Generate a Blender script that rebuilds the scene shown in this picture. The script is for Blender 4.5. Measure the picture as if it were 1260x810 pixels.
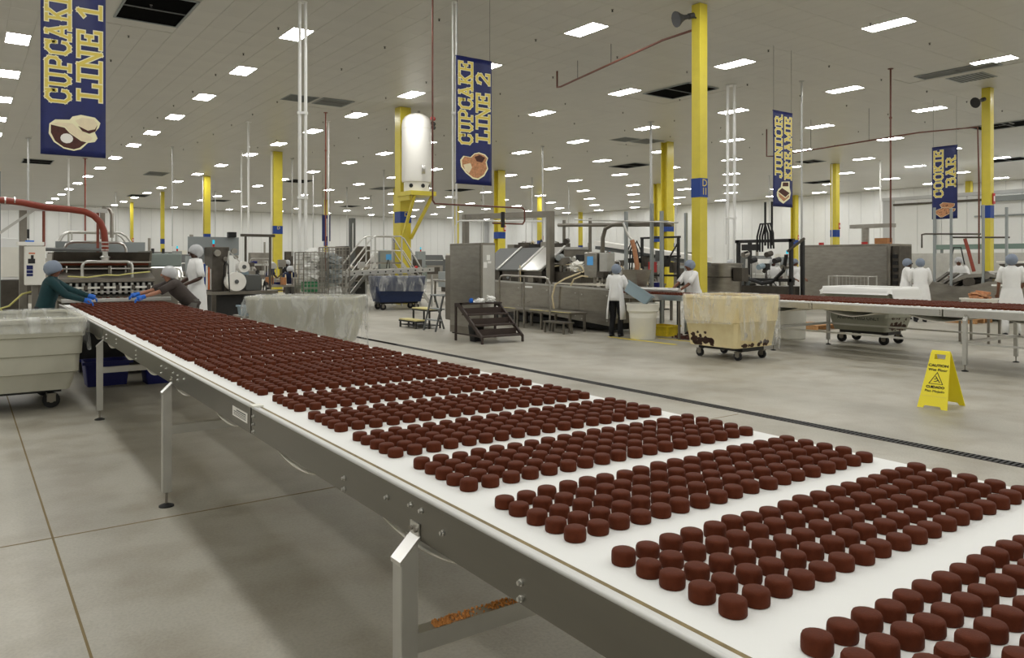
import bpy, bmesh, math, random
from mathutils import Vector, Matrix, Euler
random.seed(7)
for o in list(bpy.data.objects): bpy.data.objects.remove(o)
SC = bpy.context.scene
COL = SC.collection

# ------------------------------------------------------------------ camera, world, exposure
CAM_H = 1.70
YAW = math.radians(35.567)                     # heading, clockwise from +Y
cam_data = bpy.data.cameras.new('camera')
cam_data.sensor_width = 36.0
cam_data.lens = 26.97
cam_data.shift_y = -0.0663
cam_data.clip_start = 0.05
cam_data.clip_end = 300
cam = bpy.data.objects.new('camera', cam_data)
COL.objects.link(cam)
cam.location = (0, 0, CAM_H)
cam.rotation_euler = (math.radians(90), 0, -YAW)
SC.camera = cam
world = bpy.data.worlds.new('world')
world.use_nodes = True
world.node_tree.nodes['Background'].inputs[0].default_value = (0.6, 0.6, 0.58, 1)
world.node_tree.nodes['Background'].inputs[1].default_value = 0.02
SC.world = world
SC.view_settings.view_transform = 'Standard'
SC.view_settings.look = 'None'
SC.view_settings.exposure = 0.0
SC.view_settings.gamma = 1.0
SC.view_settings.use_curve_mapping = False
LAMP_STRENGTH = 41.0
CEIL = 7.83

# ------------------------------------------------------------------ materials
MATS = {}
def lin(c):
    return tuple(((v / 255) / 12.92 if v <= 10 else ((v / 255 + .055) / 1.055) ** 2.4) for v in c)
def mat(name, rgb, rough=.5, metal=0., var=0., scale=6., bump=0., bscale=40., emit=0., stretch=None, alpha=1., spec=.5, rvar=0., rgb2=None):
    """rgb is an sRGB surface colour; var mixes in a noise-driven darker/lighter tone (or rgb2)."""
    m = bpy.data.materials.new(name); m.use_nodes = True
    nt = m.node_tree; b = nt.nodes['Principled BSDF']
    c = lin(rgb)
    b.inputs['Base Color'].default_value = (*c, 1)
    b.inputs['Roughness'].default_value = rough
    b.inputs['Metallic'].default_value = metal
    b.inputs['Specular IOR Level'].default_value = spec
    if alpha < 1: b.inputs['Alpha'].default_value = alpha
    if emit:
        b.inputs['Emission Color'].default_value = (*c, 1)
        b.inputs['Emission Strength'].default_value = emit
    if var or bump or rvar:
        tc = nt.nodes.new('ShaderNodeTexCoord')
        mp = nt.nodes.new('ShaderNodeMapping')
        if stretch: mp.inputs['Scale'].default_value = stretch
        nt.links.new(tc.outputs['Object'], mp.inputs['Vector'])
    if var or rvar:
        n = nt.nodes.new('ShaderNodeTexNoise'); n.inputs['Scale'].default_value = scale
        n.inputs['Detail'].default_value = 5; n.inputs['Roughness'].default_value = .6
        nt.links.new(mp.outputs['Vector'], n.inputs['Vector'])
        if var:
            r = nt.nodes.new('ShaderNodeValToRGB')
            r.color_ramp.elements[0].position = .32; r.color_ramp.elements[1].position = .68
            lo = lin(rgb2) if rgb2 else tuple(v * (1 - var) for v in c)
            hi = c if rgb2 else tuple(min(1, v * (1 + var)) for v in c)
            r.color_ramp.elements[0].color = (*lo, 1); r.color_ramp.elements[1].color = (*hi, 1)
            nt.links.new(n.outputs['Fac'], r.inputs['Fac'])
            nt.links.new(r.outputs['Color'], b.inputs['Base Color'])
        if rvar:
            q = nt.nodes.new('ShaderNodeMapRange')
            q.inputs['To Min'].default_value = max(.03, rough - rvar); q.inputs['To Max'].default_value = min(1, rough + rvar)
            nt.links.new(n.outputs['Fac'], q.inputs['Value']); nt.links.new(q.outputs['Result'], b.inputs['Roughness'])
    if bump:
        n2 = nt.nodes.new('ShaderNodeTexNoise'); n2.inputs['Scale'].default_value = bscale
        n2.inputs['Detail'].default_value = 4
        nt.links.new(mp.outputs['Vector'], n2.inputs['Vector'])
        bp = nt.nodes.new('ShaderNodeBump'); bp.inputs['Strength'].default_value = bump; bp.inputs['Distance'].default_value = .01
        nt.links.new(n2.outputs['Fac'], bp.inputs['Height']); nt.links.new(bp.outputs['Normal'], b.inputs['Normal'])
    MATS[name] = m
    return m

def mat_film(name, opacity=.35):
    m = bpy.data.materials.new(name); m.use_nodes = True; nt = m.node_tree
    b = nt.nodes['Principled BSDF']; out = nt.nodes['Material Output']
    b.inputs['Base Color'].default_value = (.85, .86, .84, 1); b.inputs['Roughness'].default_value = .18
    t = nt.nodes.new('ShaderNodeBsdfTransparent'); mx = nt.nodes.new('ShaderNodeMixShader')
    tc = nt.nodes.new('ShaderNodeTexCoord'); n = nt.nodes.new('ShaderNodeTexNoise')
    n.inputs['Scale'].default_value = 5; n.inputs['Detail'].default_value = 6; n.inputs['Distortion'].default_value = 1.2
    mp = nt.nodes.new('ShaderNodeMapping'); mp.inputs['Scale'].default_value = (1, 1, .35); mp.inputs['Rotation'].default_value = (.3, .5, 0)
    r = nt.nodes.new('ShaderNodeMapRange'); r.inputs['From Min'].default_value = .42; r.inputs['From Max'].default_value = .78
    r.inputs['To Min'].default_value = opacity * .35; r.inputs['To Max'].default_value = min(1, opacity * 1.9)
    bp = nt.nodes.new('ShaderNodeBump'); bp.inputs['Strength'].default_value = .9; bp.inputs['Distance'].default_value = .03
    nt.links.new(tc.outputs['Object'], mp.inputs['Vector']); nt.links.new(mp.outputs['Vector'], n.inputs['Vector'])
    nt.links.new(n.outputs['Fac'], r.inputs['Value']); nt.links.new(r.outputs['Result'], mx.inputs['Fac'])
    nt.links.new(n.outputs['Fac'], bp.inputs['Height']); nt.links.new(bp.outputs['Normal'], b.inputs['Normal'])
    nt.links.new(t.outputs[0], mx.inputs[1]); nt.links.new(b.outputs[0], mx.inputs[2]); nt.links.new(mx.outputs[0], out.inputs['Surface'])
    MATS[name] = m

def mat_floor():
    m = bpy.data.materials.new('concrete'); m.use_nodes = True; nt = m.node_tree
    b = nt.nodes['Principled BSDF']; L = nt.links.new
    tc = nt.nodes.new('ShaderNodeTexCoord')
    def noise(sc, det, st=(1, 1, 1)):
        mp = nt.nodes.new('ShaderNodeMapping'); mp.inputs['Scale'].default_value = st
        n = nt.nodes.new('ShaderNodeTexNoise'); n.inputs['Scale'].default_value = sc; n.inputs['Detail'].default_value = det
        L(tc.outputs['Object'], mp.inputs['Vector']); L(mp.outputs['Vector'], n.inputs['Vector']); return n
    n1 = noise(.55, 6, (1, .6, 1)); n2 = noise(60, 3); n3 = noise(2.2, 6)
    r1 = nt.nodes.new('ShaderNodeValToRGB'); e = r1.color_ramp.elements
    e[0].position = .3; e[0].color = (*lin((150, 146, 133)), 1); e[1].position = .7; e[1].color = (*lin((190, 186, 174)), 1)
    L(n1.outputs['Fac'], r1.inputs['Fac'])
    r2 = nt.nodes.new('ShaderNodeValToRGB'); e = r2.color_ramp.elements
    e[0].position = .28; e[0].color = (.74, .7, .64, 1); e[1].position = .56; e[1].color = (1, 1, 1, 1)
    L(n3.outputs['Fac'], r2.inputs['Fac'])
    r3 = nt.nodes.new('ShaderNodeValToRGB'); e = r3.color_ramp.elements
    e[0].position = .3; e[0].color = (.86, .86, .86, 1); e[1].position = .6; e[1].color = (1, 1, 1, 1)
    L(n2.outputs['Fac'], r3.inputs['Fac'])
    m1 = nt.nodes.new('ShaderNodeMixRGB'); m1.blend_type = 'MULTIPLY'; m1.inputs[0].default_value = 1
    m2 = nt.nodes.new('ShaderNodeMixRGB'); m2.blend_type = 'MULTIPLY'; m2.inputs[0].default_value = 1
    L(r1.outputs[0], m1.inputs[1]); L(r2.outputs[0], m1.inputs[2]); L(m1.outputs[0], m2.inputs[1]); L(r3.outputs[0], m2.inputs[2])
    L(m2.outputs[0], b.inputs['Base Color'])
    q = nt.nodes.new('ShaderNodeMapRange'); q.inputs['To Min'].default_value = .3; q.inputs['To Max'].default_value = .62
    L(n3.outputs['Fac'], q.inputs['Value']); L(q.outputs['Result'], b.inputs['Roughness'])
    bp = nt.nodes.new('ShaderNodeBump'); bp.inputs['Strength'].default_value = .25; bp.inputs['Distance'].default_value = .004
    L(n2.outputs['Fac'], bp.inputs['Height']); L(bp.outputs['Normal'], b.inputs['Normal'])
    MATS['concrete'] = m

mat_floor()
mat('ceiling_tile', (204, 202, 194), .4, var=.03, scale=.6)
mat('ceiling_slab', (112, 110, 104), .8)
mat('wall_white', (242, 243, 241), .5, var=.03, scale=.5)
mat('wall_seam', (205, 206, 206), .6)
mat('lamp', (255, 254, 251), .4, emit=LAMP_STRENGTH)
mat('lamp_frame', (225, 225, 220), .5)
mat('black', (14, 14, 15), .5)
mat('void', (6, 6, 6), 1., spec=.05)
mat('stool_yellow', (220, 208, 140), .6, var=.1, scale=12)
mat('dark', (34, 33, 32), .55, var=.2)
mat('rubber', (22, 22, 23), .7)
mat('yellow', (216, 199, 66), .32, var=.05, scale=3)
mat('yellow_plastic', (243, 226, 42), .35)
mat('yellow_safety', (232, 205, 40), .55, var=.15, scale=12)
mat('blue_band', (10, 58, 140), .4)
mat('navy', (14, 28, 94), .42, var=.25, scale=2.5)
mat('cream_print', (246, 240, 200), .5)
mat('gold_print', (226, 205, 92), .5)
mat('cake_dark', (78, 42, 34), .7, var=.25, scale=30)
mat('cake_tan', (196, 140, 100), .7, var=.3, scale=20)
mat('cake_cream', (238, 224, 190), .7, var=.06, scale=8)
mat('print_white', (245, 243, 236), .6)
mat('plate_steel', (128, 125, 118), .3, 1., var=.1, scale=1.5, rvar=.06, stretch=(1, .3, 2))
mat('rail_alu', (214, 214, 211), .42, .25)
mat('steel', (164, 160, 152), .32, 1., var=.12, scale=3, rvar=.1, stretch=(1, 1, 4))
mat('steel_bright', (212, 211, 207), .28, 1., var=.06, scale=5)
mat('steel_dull', (142, 137, 128), .45, 1., var=.15, scale=2.2, rvar=.08)
mat('steel_dark', (96, 91, 84), .5, .9, var=.2, scale=4)
mat('alu', (200, 199, 194), .4, .85, var=.05)
mat('grey_paint', (150, 156, 156), .5, .1)
mat('grey_dark_paint', (92, 94, 92), .55)
mat('grey_green', (132, 142, 136), .5)
mat('white_pipe', (236, 236, 232), .35)
mat('conduit', (190, 190, 188), .4, .6)
mat('rust_dark', (108, 62, 48), .5, var=.1)
mat('rust_pipe', (140, 72, 54), .5, var=.1)
mat('hose_red', (140, 58, 40), .45, var=.1)
mat('belt', (240, 241, 238), .55, bump=.15, bscale=260)
mat('belt_return', (226, 221, 206), .6, var=.04, scale=4)
mat('wear_strip', (128, 112, 74), .7, var=.25, scale=30)
mat('chocolate', (87, 41, 23), .6, var=.12, scale=60, bump=.15, bscale=300, spec=.1)
mat('crumb', (214, 148, 82), .9)
mat('bin_grey', (186, 184, 168), .5, var=.05, scale=4)
mat('bin_dirty', (150, 150, 134), .55, var=.06, scale=3)
mat('bin_cream', (236, 222, 176), .5, var=.5, scale=2.6, rgb2=(218, 198, 146))
mat('dirt', (70, 48, 36), .8, var=.3, scale=20)
mat('bin_blue', (22, 40, 78), .45)
mat('plastic_white', (238, 236, 226), .45, var=.02)
mat('film_white', (240, 240, 236), .3)
mat('tote_grey', (150, 170, 180), .45)
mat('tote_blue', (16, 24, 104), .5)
mat('stair_brown', (58, 46, 40), .6, var=.15)
mat('paper', (246, 246, 242), .7)
mat('blue_cloth', (20, 110, 210), .6)
mat('glove', (24, 104, 205), .4)
mat('teal_shirt', (18, 56, 60), .85, var=.12, scale=9)
mat('brown_shirt', (66, 58, 54), .85, var=.12, scale=9)
mat('white_cloth', (238, 238, 236), .85, var=.03, scale=8)
mat('trousers_grey', (84, 82, 76), .85)
mat('trousers_black', (22, 22, 26), .85)
mat('navy_cloth', (34, 44, 74), .85)
mat('skin_dark', (66, 42, 32), .55)
mat('skin_brown', (120, 78, 56), .55)
mat('skin_mid', (168, 118, 92), .55)
mat('hair', (24, 20, 18), .8)
mat('eye', (235, 230, 225), .3)
mat('lip', (110, 60, 54), .5)
mat('hairnet_blue', (140, 152, 170), .6, bump=.6, bscale=60, alpha=.85)
mat('hairnet_white', (222, 224, 226), .6, bump=.6, bscale=60, alpha=.7)
mat('wood', (186, 140, 92), .75, var=.2, scale=8, stretch=(1, 6, 1))
mat('cardboard', (176, 122, 78), .85, var=.1)
mat('screen_blue', (74, 140, 190), .3, emit=.35)
mat('beacon_cyan', (40, 190, 220), .3, emit=.6)
mat('red', (190, 40, 40), .45)
mat('orange', (205, 105, 50), .5)
mat('green', (40, 130, 80), .5)
mat('hose_cream', (222, 206, 166), .5)
mat('hose_tan', (176, 122, 84), .5, var=.15, scale=25)
mat('hose_yellow', (206, 200, 120), .5)
mat('green_duct', (120, 142, 132), .5)
mat('joint', (128, 112, 78), .9)
mat('floor_paint_yellow', (235, 215, 40), .5)
mat_film('film', .3)

# ------------------------------------------------------------------ mesh builder
LOC = {}                                         # world location of things whose parts are given in world coordinates
class MB:
    def __init__(self): self.v = []; self.f = []
    def add(self, vs, fs):
        n = len(self.v); self.v += [tuple(p) for p in vs]; self.f += [tuple(i + n for i in f) for f in fs]; return self
    def box(self, x0, x1, y0, y1, z0, z1):
        if x0 > x1: x0, x1 = x1, x0
        if y0 > y1: y0, y1 = y1, y0
        if z0 > z1: z0, z1 = z1, z0
        vs = [(x, y, z) for z in (z0, z1) for y in (y0, y1) for x in (x0, x1)]
        return self.add(vs, [(0, 2, 3, 1), (4, 5, 7, 6), (0, 1, 5, 4), (2, 6, 7, 3), (0, 4, 6, 2), (1, 3, 7, 5)])
    def cbox(self, c, h, m=None):
        vs = [Vector((sx * h[0], sy * h[1], sz * h[2])) for sz in (-1, 1) for sy in (-1, 1) for sx in (-1, 1)]
        if m: vs = [m @ v for v in vs]
        vs = [(v[0] + c[0], v[1] + c[1], v[2] + c[2]) for v in vs]
        return self.add(vs, [(0, 2, 3, 1), (4, 5, 7, 6), (0, 1, 5, 4), (2, 6, 7, 3), (0, 4, 6, 2), (1, 3, 7, 5)])
    def bar(self, a, b, w, h=None):              # square bar from a to b
        a, b = Vector(a), Vector(b); d = b - a; L = d.length
        if L < 1e-6: return self
        q = d.to_track_quat('Y', 'Z').to_matrix()
        return self.cbox((a + b) / 2, (w / 2, L / 2, (h or w) / 2), q)
    def ring(self, c, ax, r, n, r2=None, ref=None):
        ax = Vector(ax).normalized()
        ref = Vector(ref) if ref else (Vector((0, 0, 1)) if abs(ax.z) < .9 else Vector((1, 0, 0)))
        e1 = ax.cross(ref).normalized(); e2 = ax.cross(e1).normalized()
        return [Vector(c) + e1 * (r * math.cos(2 * math.pi * k / n)) + e2 * ((r2 or r) * math.sin(2 * math.pi * k / n)) for k in range(n)]
    def loft(self, rings, cap0=True, cap1=True):
        n = len(rings[0]); vs = [p for r in rings for p in r]; fs = []
        for i in range(len(rings) - 1):
            for k in range(n):
                fs.append((i * n + k, i * n + (k + 1) % n, (i + 1) * n + (k + 1) % n, (i + 1) * n + k))
        if cap0: fs.append(tuple(reversed(range(n))))
        if cap1: fs.append(tuple(range((len(rings) - 1) * n, len(rings) * n)))
        return self.add(vs, fs)
    def cyl(self, a, b, r, n=12, r2=None):
        a, b = Vector(a), Vector(b); ax = b - a
        return self.loft([self.ring(a, ax, r, n), self.ring(b, ax, r2 if r2 is not None else r, n)])
    def tube(self, pts, r, n=8, radii=None):
        pts = [Vector(p) for p in pts]; rings = []; ref = None
        for i, p in enumerate(pts):
            if i == 0: t = pts[1] - p
            elif i == len(pts) - 1: t = p - pts[-2]
            else: t = (pts[i + 1] - p).normalized() + (p - pts[i - 1]).normalized()
            t.normalize()
            if ref is None: ref = Vector((0, 0, 1)) if abs(t.z) < .9 else Vector((1, 0, 0))
            e1 = t.cross(ref)
            if e1.length < 1e-4: e1 = t.cross(Vector((.3, .8, .5)))
            e1.normalize(); e2 = t.cross(e1).normalized(); ref = -e2 if (-e2).dot(ref) > 0 else e2
            rr = radii[i] if radii else r
            rings.append([p + e1 * (rr * math.cos(2 * math.pi * k / n)) + ref * (rr * math.sin(2 * math.pi * k / n)) for k in range(n)])
        return self.loft(rings)
    def lathe(self, prof, c=(0, 0, 0), n=20, cap=True):
        rings = [[(c[0] + r * math.cos(2 * math.pi * k / n), c[1] + r * math.sin(2 * math.pi * k / n), c[2] + z) for k in range(n)] for r, z in prof]
        return self.loft(rings, cap, cap)
    def ellipsoid(self, c, r, n=14, m=8, zmin=-1., rot=None):
        rings = []
        for i in range(m + 1):
            z = zmin + (1 - zmin) * i / m; z = math.sin((math.asin(max(-1, zmin))) + (math.pi / 2 - math.asin(max(-1, zmin))) * i / m)
            rr = max(.02, math.sqrt(max(0, 1 - z * z)))
            ring = [Vector((r[0] * rr * math.cos(2 * math.pi * k / n), r[1] * rr * math.sin(2 * math.pi * k / n), r[2] * z)) for k in range(n)]
            if rot: ring = [rot @ p for p in ring]
            rings.append([p + Vector(c) for p in ring])
        return self.loft(rings)
    def prism(self, poly, fn, t0, t1):           # poly of 2D points; fn(a, b, t) -> 3D
        n = len(poly)
        vs = [fn(a, b, t0) for a, b in poly] + [fn(a, b, t1) for a, b in poly]
        fs = [tuple(range(n))[::-1], tuple(range(n, 2 * n))] + [(k, (k + 1) % n, n + (k + 1) % n, n + k) for k in range(n)]
        return self.add(vs, fs)
    def grid(self, P, thick=0):                  # P[i][j] points
        a, b = len(P), len(P[0]); vs = [p for r in P for p in r]
        return self.add(vs, [(i * b + j, i * b + j + 1, (i + 1) * b + j + 1, (i + 1) * b + j) for i in range(a - 1) for j in range(b - 1)])
    def mesh(self, name, off=None):
        me = bpy.data.meshes.new(name)
        v = [(p[0] - off[0], p[1] - off[1], p[2] - off[2]) for p in self.v] if off else self.v
        me.from_pydata(v, [], self.f); me.update()
        bm = bmesh.new(); bm.from_mesh(me); bmesh.ops.recalc_face_normals(bm, faces=bm.faces); bm.to_mesh(me); bm.free()
        return me
    def build(self, name, material, parent=None, smooth=False, bevel=0., world=True, label=None):
        off = None
        if parent is not None and world:
            p = parent; off = Vector((0, 0, 0))
            while p is not None:
                off += Vector(LOC.get(p.name, (0, 0, 0))); p = p.parent
        me = self.mesh(name, off)
        me.materials.append(MATS[material])
        if smooth:
            me.polygons.foreach_set('use_smooth', [True] * len(me.polygons))
            if smooth == 'auto':
                try: me.set_sharp_from_angle(angle=math.radians(40))
                except Exception: pass
        o = bpy.data.objects.new(name, me); COL.objects.link(o)
        if parent is not None: o.parent = parent
        if bevel:
            b = o.modifiers.new('bevel', 'BEVEL'); b.width = bevel; b.segments = 2; b.limit_method = 'ANGLE'
        if label: o['label'] = label
        return o

def tag(o, label, cat, group=None, kind=None):
    o['label'] = label; o['category'] = cat
    if group: o['group'] = group
    if kind: o['kind'] = kind
    return o
def struct(o, kind='structure'):
    o['kind'] = kind; return o
def thing(name, label, cat, loc=(0, 0, 0), rz=0., group=None):
    o = bpy.data.objects.new(name, None); COL.objects.link(o)
    o.empty_display_size = .2
    o.location = loc; o.rotation_euler = (0, 0, rz)
    LOC[o.name] = tuple(loc)
    return tag(o, label, cat, group)
def single(mb, name, material, label, cat, group=None, kind=None, smooth=False, bevel=0., center=None):
    """a thing that is one mesh; its origin is moved to its base"""
    xs = [p[0] for p in mb.v]; ys = [p[1] for p in mb.v]; zs = [p[2] for p in mb.v]
    c = center or ((min(xs) + max(xs)) / 2, (min(ys) + max(ys)) / 2, min(zs))
    me_b = MB(); me_b.v = [(p[0] - c[0], p[1] - c[1], p[2] - c[2]) for p in mb.v]; me_b.f = mb.f
    o = me_b.build(name, material, None, smooth, bevel)
    o.location = c
    return tag(o, label, cat, group, kind)
def copy_tree(o, parent=None):
    c = o.copy(); COL.objects.link(c)
    if parent is not None: c.parent = parent
    for ch in list(o.children): copy_tree(ch, c)
    return c
def text_mesh(body, size, align='CENTER'):
    cu = bpy.data.curves.new('txt', 'FONT'); cu.body = body; cu.size = size; cu.align_x = align; cu.extrude = 0; cu.resolution_u = 3
    ob = bpy.data.objects.new('txt', cu); COL.objects.link(ob)
    dg = bpy.context.evaluated_depsgraph_get(); dg.update()
    me = bpy.data.meshes.new_from_object(ob.evaluated_get(dg))
    vs = [tuple(v.co) for v in me.vertices]; fs = [tuple(p.vertices) for p in me.polygons]
    bpy.data.objects.remove(ob); bpy.data.meshes.remove(me)
    return vs, fs
def put_text(body, size, fn, name, material, parent, world=True, bold=0.):
    vs, fs = text_mesh(body, size)
    mb = MB(); mb.add([fn(v[0], v[1]) for v in vs], fs)
    if bold:
        for dx, dy in ((bold, 0), (-bold, 0), (0, bold), (0, -bold)):
            mb.add([fn(v[0] + dx, v[1] + dy) for v in vs], fs)
    return mb.build(name, material, parent, world=world)
def project(x, y, z):
    s, c = math.sin(YAW), math.cos(YAW); d = s * x + c * y
    if d < .1: return None
    return 630 + 944 * (c * x - s * y) / d, 321.5 + 944 * (CAM_H - z) / d, d

# ------------------------------------------------------------------ room shell
X0, X1, Y0, Y1 = -9.0, 64.8, -8.0, 97.0
fl = struct(MB().box(X0, X1, Y0, Y1, -.2, 0).build('floor', 'concrete'))
cl = struct(MB().box(X0, X1, Y0, Y1, CEIL + .012, CEIL + .3).build('ceiling', 'ceiling_tile'))
# ceiling tiles, 2 x 4 ft, with recessed joints
TX, TY = .61, 1.22
tiles = []
lights = []
LXS = [.61 * 2 + 6.1 * k for k in range(-1, 11)]
LYS = [15.39 - 4.88 * k for k in range(4, 0, -1)] + [15.39 + 4.88 * k for k in range(7)] + [44.67 + 6.1 * k for k in range(1, 9)]
VENTS = [(3.8, 20.25, 1.4, 2.3, 0), (21.0, 18.95, 1.5, 2.1, 0), (11.6, 28.1, 1.15, 1.15, 0), (28.4, 27.9, 1.15, 1.15, 0), (34.8, 35.6, 1.5, 2.3, 0),
         (26.0, 11.75, .6, 2.3, 0), (3.7, 55.4, 1.5, 2.3, 0), (11.0, 58.3, 1.2, 2.3, 0), (13.3, 78.8, 1.5, 2.3, 0), (21.1, 80.4, 1.5, 2.3, 0), (20.9, 57.3, 1.5, 2.3, 0),
         (28.7, 58.9, 1.2, 2.3, 0), (34.8, 56.4, 1.5, 2.3, 0), (35.1, 80.3, 1.5, 2.3, 0), (38.2, 15.1, 1.5, 2.6, 0), (42.4, 27.7, 1.2, 1.2, 0), (54.0, 34.4, 1.5, 2.3, 0), (51.3, 20.3, 1.5, 2.0, 0)]
lightset = {(round(x, 2), round(y, 2)) for x in LXS for y in LYS}
for i in range(-20, 107):
    x = TX * i
    for j in range(-22, 30):
        y = 17.83 + TY * j
        if (round(x, 2), round(y, 2)) in lightset: continue
        if any(abs(x - v[0]) < v[2] / 2 + .25 and abs(y - v[1]) < v[3] / 2 + .5 for v in VENTS): continue
        p = project(x, y, CEIL)
        if p is None or p[2] > 42 or p[0] < -200 or p[0] > 1450 or p[1] < -150: continue
        tiles.append((p[2], x, y, 0 < p[0] < 1260 and 0 < p[1] < 800))
tiles.sort()
near = [t for t in tiles if t[3]][:300]; nearset = {(t[1], t[2]) for t in near}
tm = MB().box(-TX / 2 + .004, TX / 2 - .004, -TY / 2 + .004, TY / 2 - .004, 0, .012).mesh('ceiling_tile'); tm.materials.append(MATS['ceiling_tile'])
for d, x, y, _ in near:
    o = bpy.data.objects.new('ceiling_tile', tm); COL.objects.link(o); o.parent = cl; o.location = (x, y, CEIL)
mb = MB()
for d, x, y, _ in tiles:
    if (x, y) not in nearset: mb.box(x - TX / 2 + .004, x + TX / 2 - .004, y - TY / 2 + .004, y + TY / 2 - .004, CEIL, CEIL + .012)
o = mb.build('ceiling_tile', 'ceiling_tile', cl); o['kind'] = 'stuff'

def panel_wall(name, axis, at, a0, a1, z1, pitch, out, mname='wall_white'):
    """wall with raised insulated panels; axis 'x': wall at X=at running along Y, 'y': at Y=at running along X; out = +1/-1 inward normal"""
    mb = MB()
    if axis == 'x': mb.box(at, at - out * .25, a0, a1, 0, z1)
    else: mb.box(a0, a1, at, at - out * .25, 0, z1)
    w = struct(mb.build(name, 'wall_seam'))
    b = MB()
    if axis == 'x': b.box(0, out * .03, -pitch / 2 + .015, pitch / 2 - .015, 0, z1)
    else: b.box(-pitch / 2 + .015, pitch / 2 - .015, 0, out * .03, 0, z1)
    me = b.mesh('panel'); me.materials.append(MATS[mname])
    n = int((a1 - a0) / pitch)
    for k in range(n):
        c = a0 + pitch * (k + .5)
        o = bpy.data.objects.new('panel', me); COL.objects.link(o); o.parent = w
        o.location = (at, c, 0) if axis == 'x' else (c, at, 0)
    return w
panel_wall('wall_right', 'x', X1, -7.9, 97, CEIL, 1.16, -1)
panel_wall('wall_back', 'y', Y1, -8.9, 64.8, CEIL, 1.16, -1)
struct(MB().box(X0 - .2, X0, Y0, Y1, 0, CEIL).build('wall_left', 'wall_white'))
struct(MB().box(X0, X1, Y0 - .2, Y0, 0, CEIL).build('wall_front', 'wall_white'))
panel_wall('wall_partition', 'x', 50.0, 4.0, 27.3, 5.68, 1.5, -1)
struct(MB().box(50.02, 54, 27.1, 27.3, 0, 5.68).build('wall_partition_return', 'wall_white'))
struct(MB().box(49.9, 54, 4.0, 27.3, 5.69, 5.9).build('ceiling_partition', 'wall_seam'))
# floor joints, drain, painted lines
j = MB().box(.44, .452, -3, 60, 0, .0015); j.build('floor_joint', 'joint', fl)
MB().box(-8.9, 7.0, 5.462, 5.474, 0, .0015).build('floor_joint', 'joint', fl)
dr = thing('floor_drain', 'long black slotted trench drain running across the concrete floor', 'drain', (7.15, 20, 0))
MB().box(7.09, 7.21, -6, 60, 0, .002).build('channel', 'void', dr)
mb = MB().box(7.08, 7.09, -6, 60, 0, .006).box(7.21, 7.22, -6, 60, 0, .006)
mb.build('frame', 'dark', dr)
mb = MB(); y = 1.5
while y < 14: mb.box(7.09, 7.21, y, y + .022, .002, .005); y += .045
o = mb.build('grate', 'dark', dr); o['kind'] = 'stuff'
single(MB().box(11.74, 11.84, 10.75, 12.75, 0, .002), 'floor_marking', 'floor_paint_yellow', 'yellow painted line on the floor in front of the white drum', 'marking')
single(MB().box(12.45, 12.53, 10.7, 11.9, 0, .002), 'floor_marking', 'floor_paint_yellow', 'shorter yellow floor line under the second conveyor', 'marking')

# ------------------------------------------------------------------ ceiling lights
lt = bpy.data.objects.new('ceiling_light', None); COL.objects.link(lt)
tag(lt, 'rectangular white fluorescent troffer lit in the tiled ceiling', 'ceiling light', 'ceiling troffers')
fr = MB()
a, b = TX / 2 - .003, TY / 2 - .003
fr.box(-a, a, -b, -b + .035, -.004, .02).box(-a, a, b - .035, b, -.004, .02).box(-a, -a + .03, -b + .035, b - .035, -.004, .02).box(a - .03, a, -b + .035, b - .035, -.004, .02)
fr.build('frame', 'lamp_frame', lt, world=False)
df = MB().add([(-a + .03, -b + .035, .002), (a - .03, -b + .035, .002), (a - .03, b - .035, .002), (-a + .03, b - .035, .002)], [(3, 2, 1, 0)])
df.build('diffuser', 'lamp', lt, world=False)
first = True
for x in LXS:
    for y in LYS:
        if x > 49 and 4 < y < 27.3 and False: continue
        o = lt if first else copy_tree(lt)
        first = False
        o.location = (x, y, CEIL - .001)

# ------------------------------------------------------------------ ceiling fittings
VENT_LABELS = ['large black two-bay ceiling opening near the first cupcake banner', 'large black ceiling opening behind the tall yellow column', 'dark ceiling grille just right of the thick white pipes', 'dark ceiling grille above the lettered yellow column',
 'black ceiling opening left of the tall yellow column, farther away', 'dark narrow ceiling grille above the right-hand loudspeaker column', 'dark ceiling opening left of the first banner foot', 'dark ceiling grille above the left row of thin columns',
 'dark ceiling opening at the top of the second farthest left column', 'small far dark ceiling opening left of the film roll column', 'dark ceiling opening behind the thick white pipes', 'flat dark ceiling grille left of the tank', 'dark ceiling opening just below the second banner',
 'tiny far dark ceiling opening below the tank light rows', 'black ceiling opening at the far right edge', 'dark ceiling grille behind the junior banner', 'thin far ceiling opening right of the junior banner foot', 'dark ceiling opening right of the cookie banner']
for k, (x, y, w, h, _) in enumerate(VENTS):
    r = thing('ceiling_vent', VENT_LABELS[k], 'ceiling vent', (x, y, CEIL))
    MB().box(x - w / 2, x + w / 2, y - h / 2, y + h / 2, CEIL - .004, CEIL).build('opening', 'grey_dark_paint' if k in (2, 3, 5, 7, 11) else 'void', r)
    fb = MB(); t = .05
    fb.box(x - w / 2 - t, x + w / 2 + t, y - h / 2 - t, y - h / 2, CEIL - .02, CEIL).box(x - w / 2 - t, x + w / 2 + t, y + h / 2, y + h / 2 + t, CEIL - .02, CEIL)
    fb.box(x - w / 2 - t, x - w / 2, y - h / 2, y + h / 2, CEIL - .02, CEIL).box(x + w / 2, x + w / 2 + t, y - h / 2, y + h / 2, CEIL - .02, CEIL)
    fb.build('frame', 'grey_paint', r)
    MB().box(x - w / 2, x + w / 2, y - .04, y + .04, CEIL - .015, CEIL - .004).build('divider', 'grey_dark_paint', r)
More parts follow.
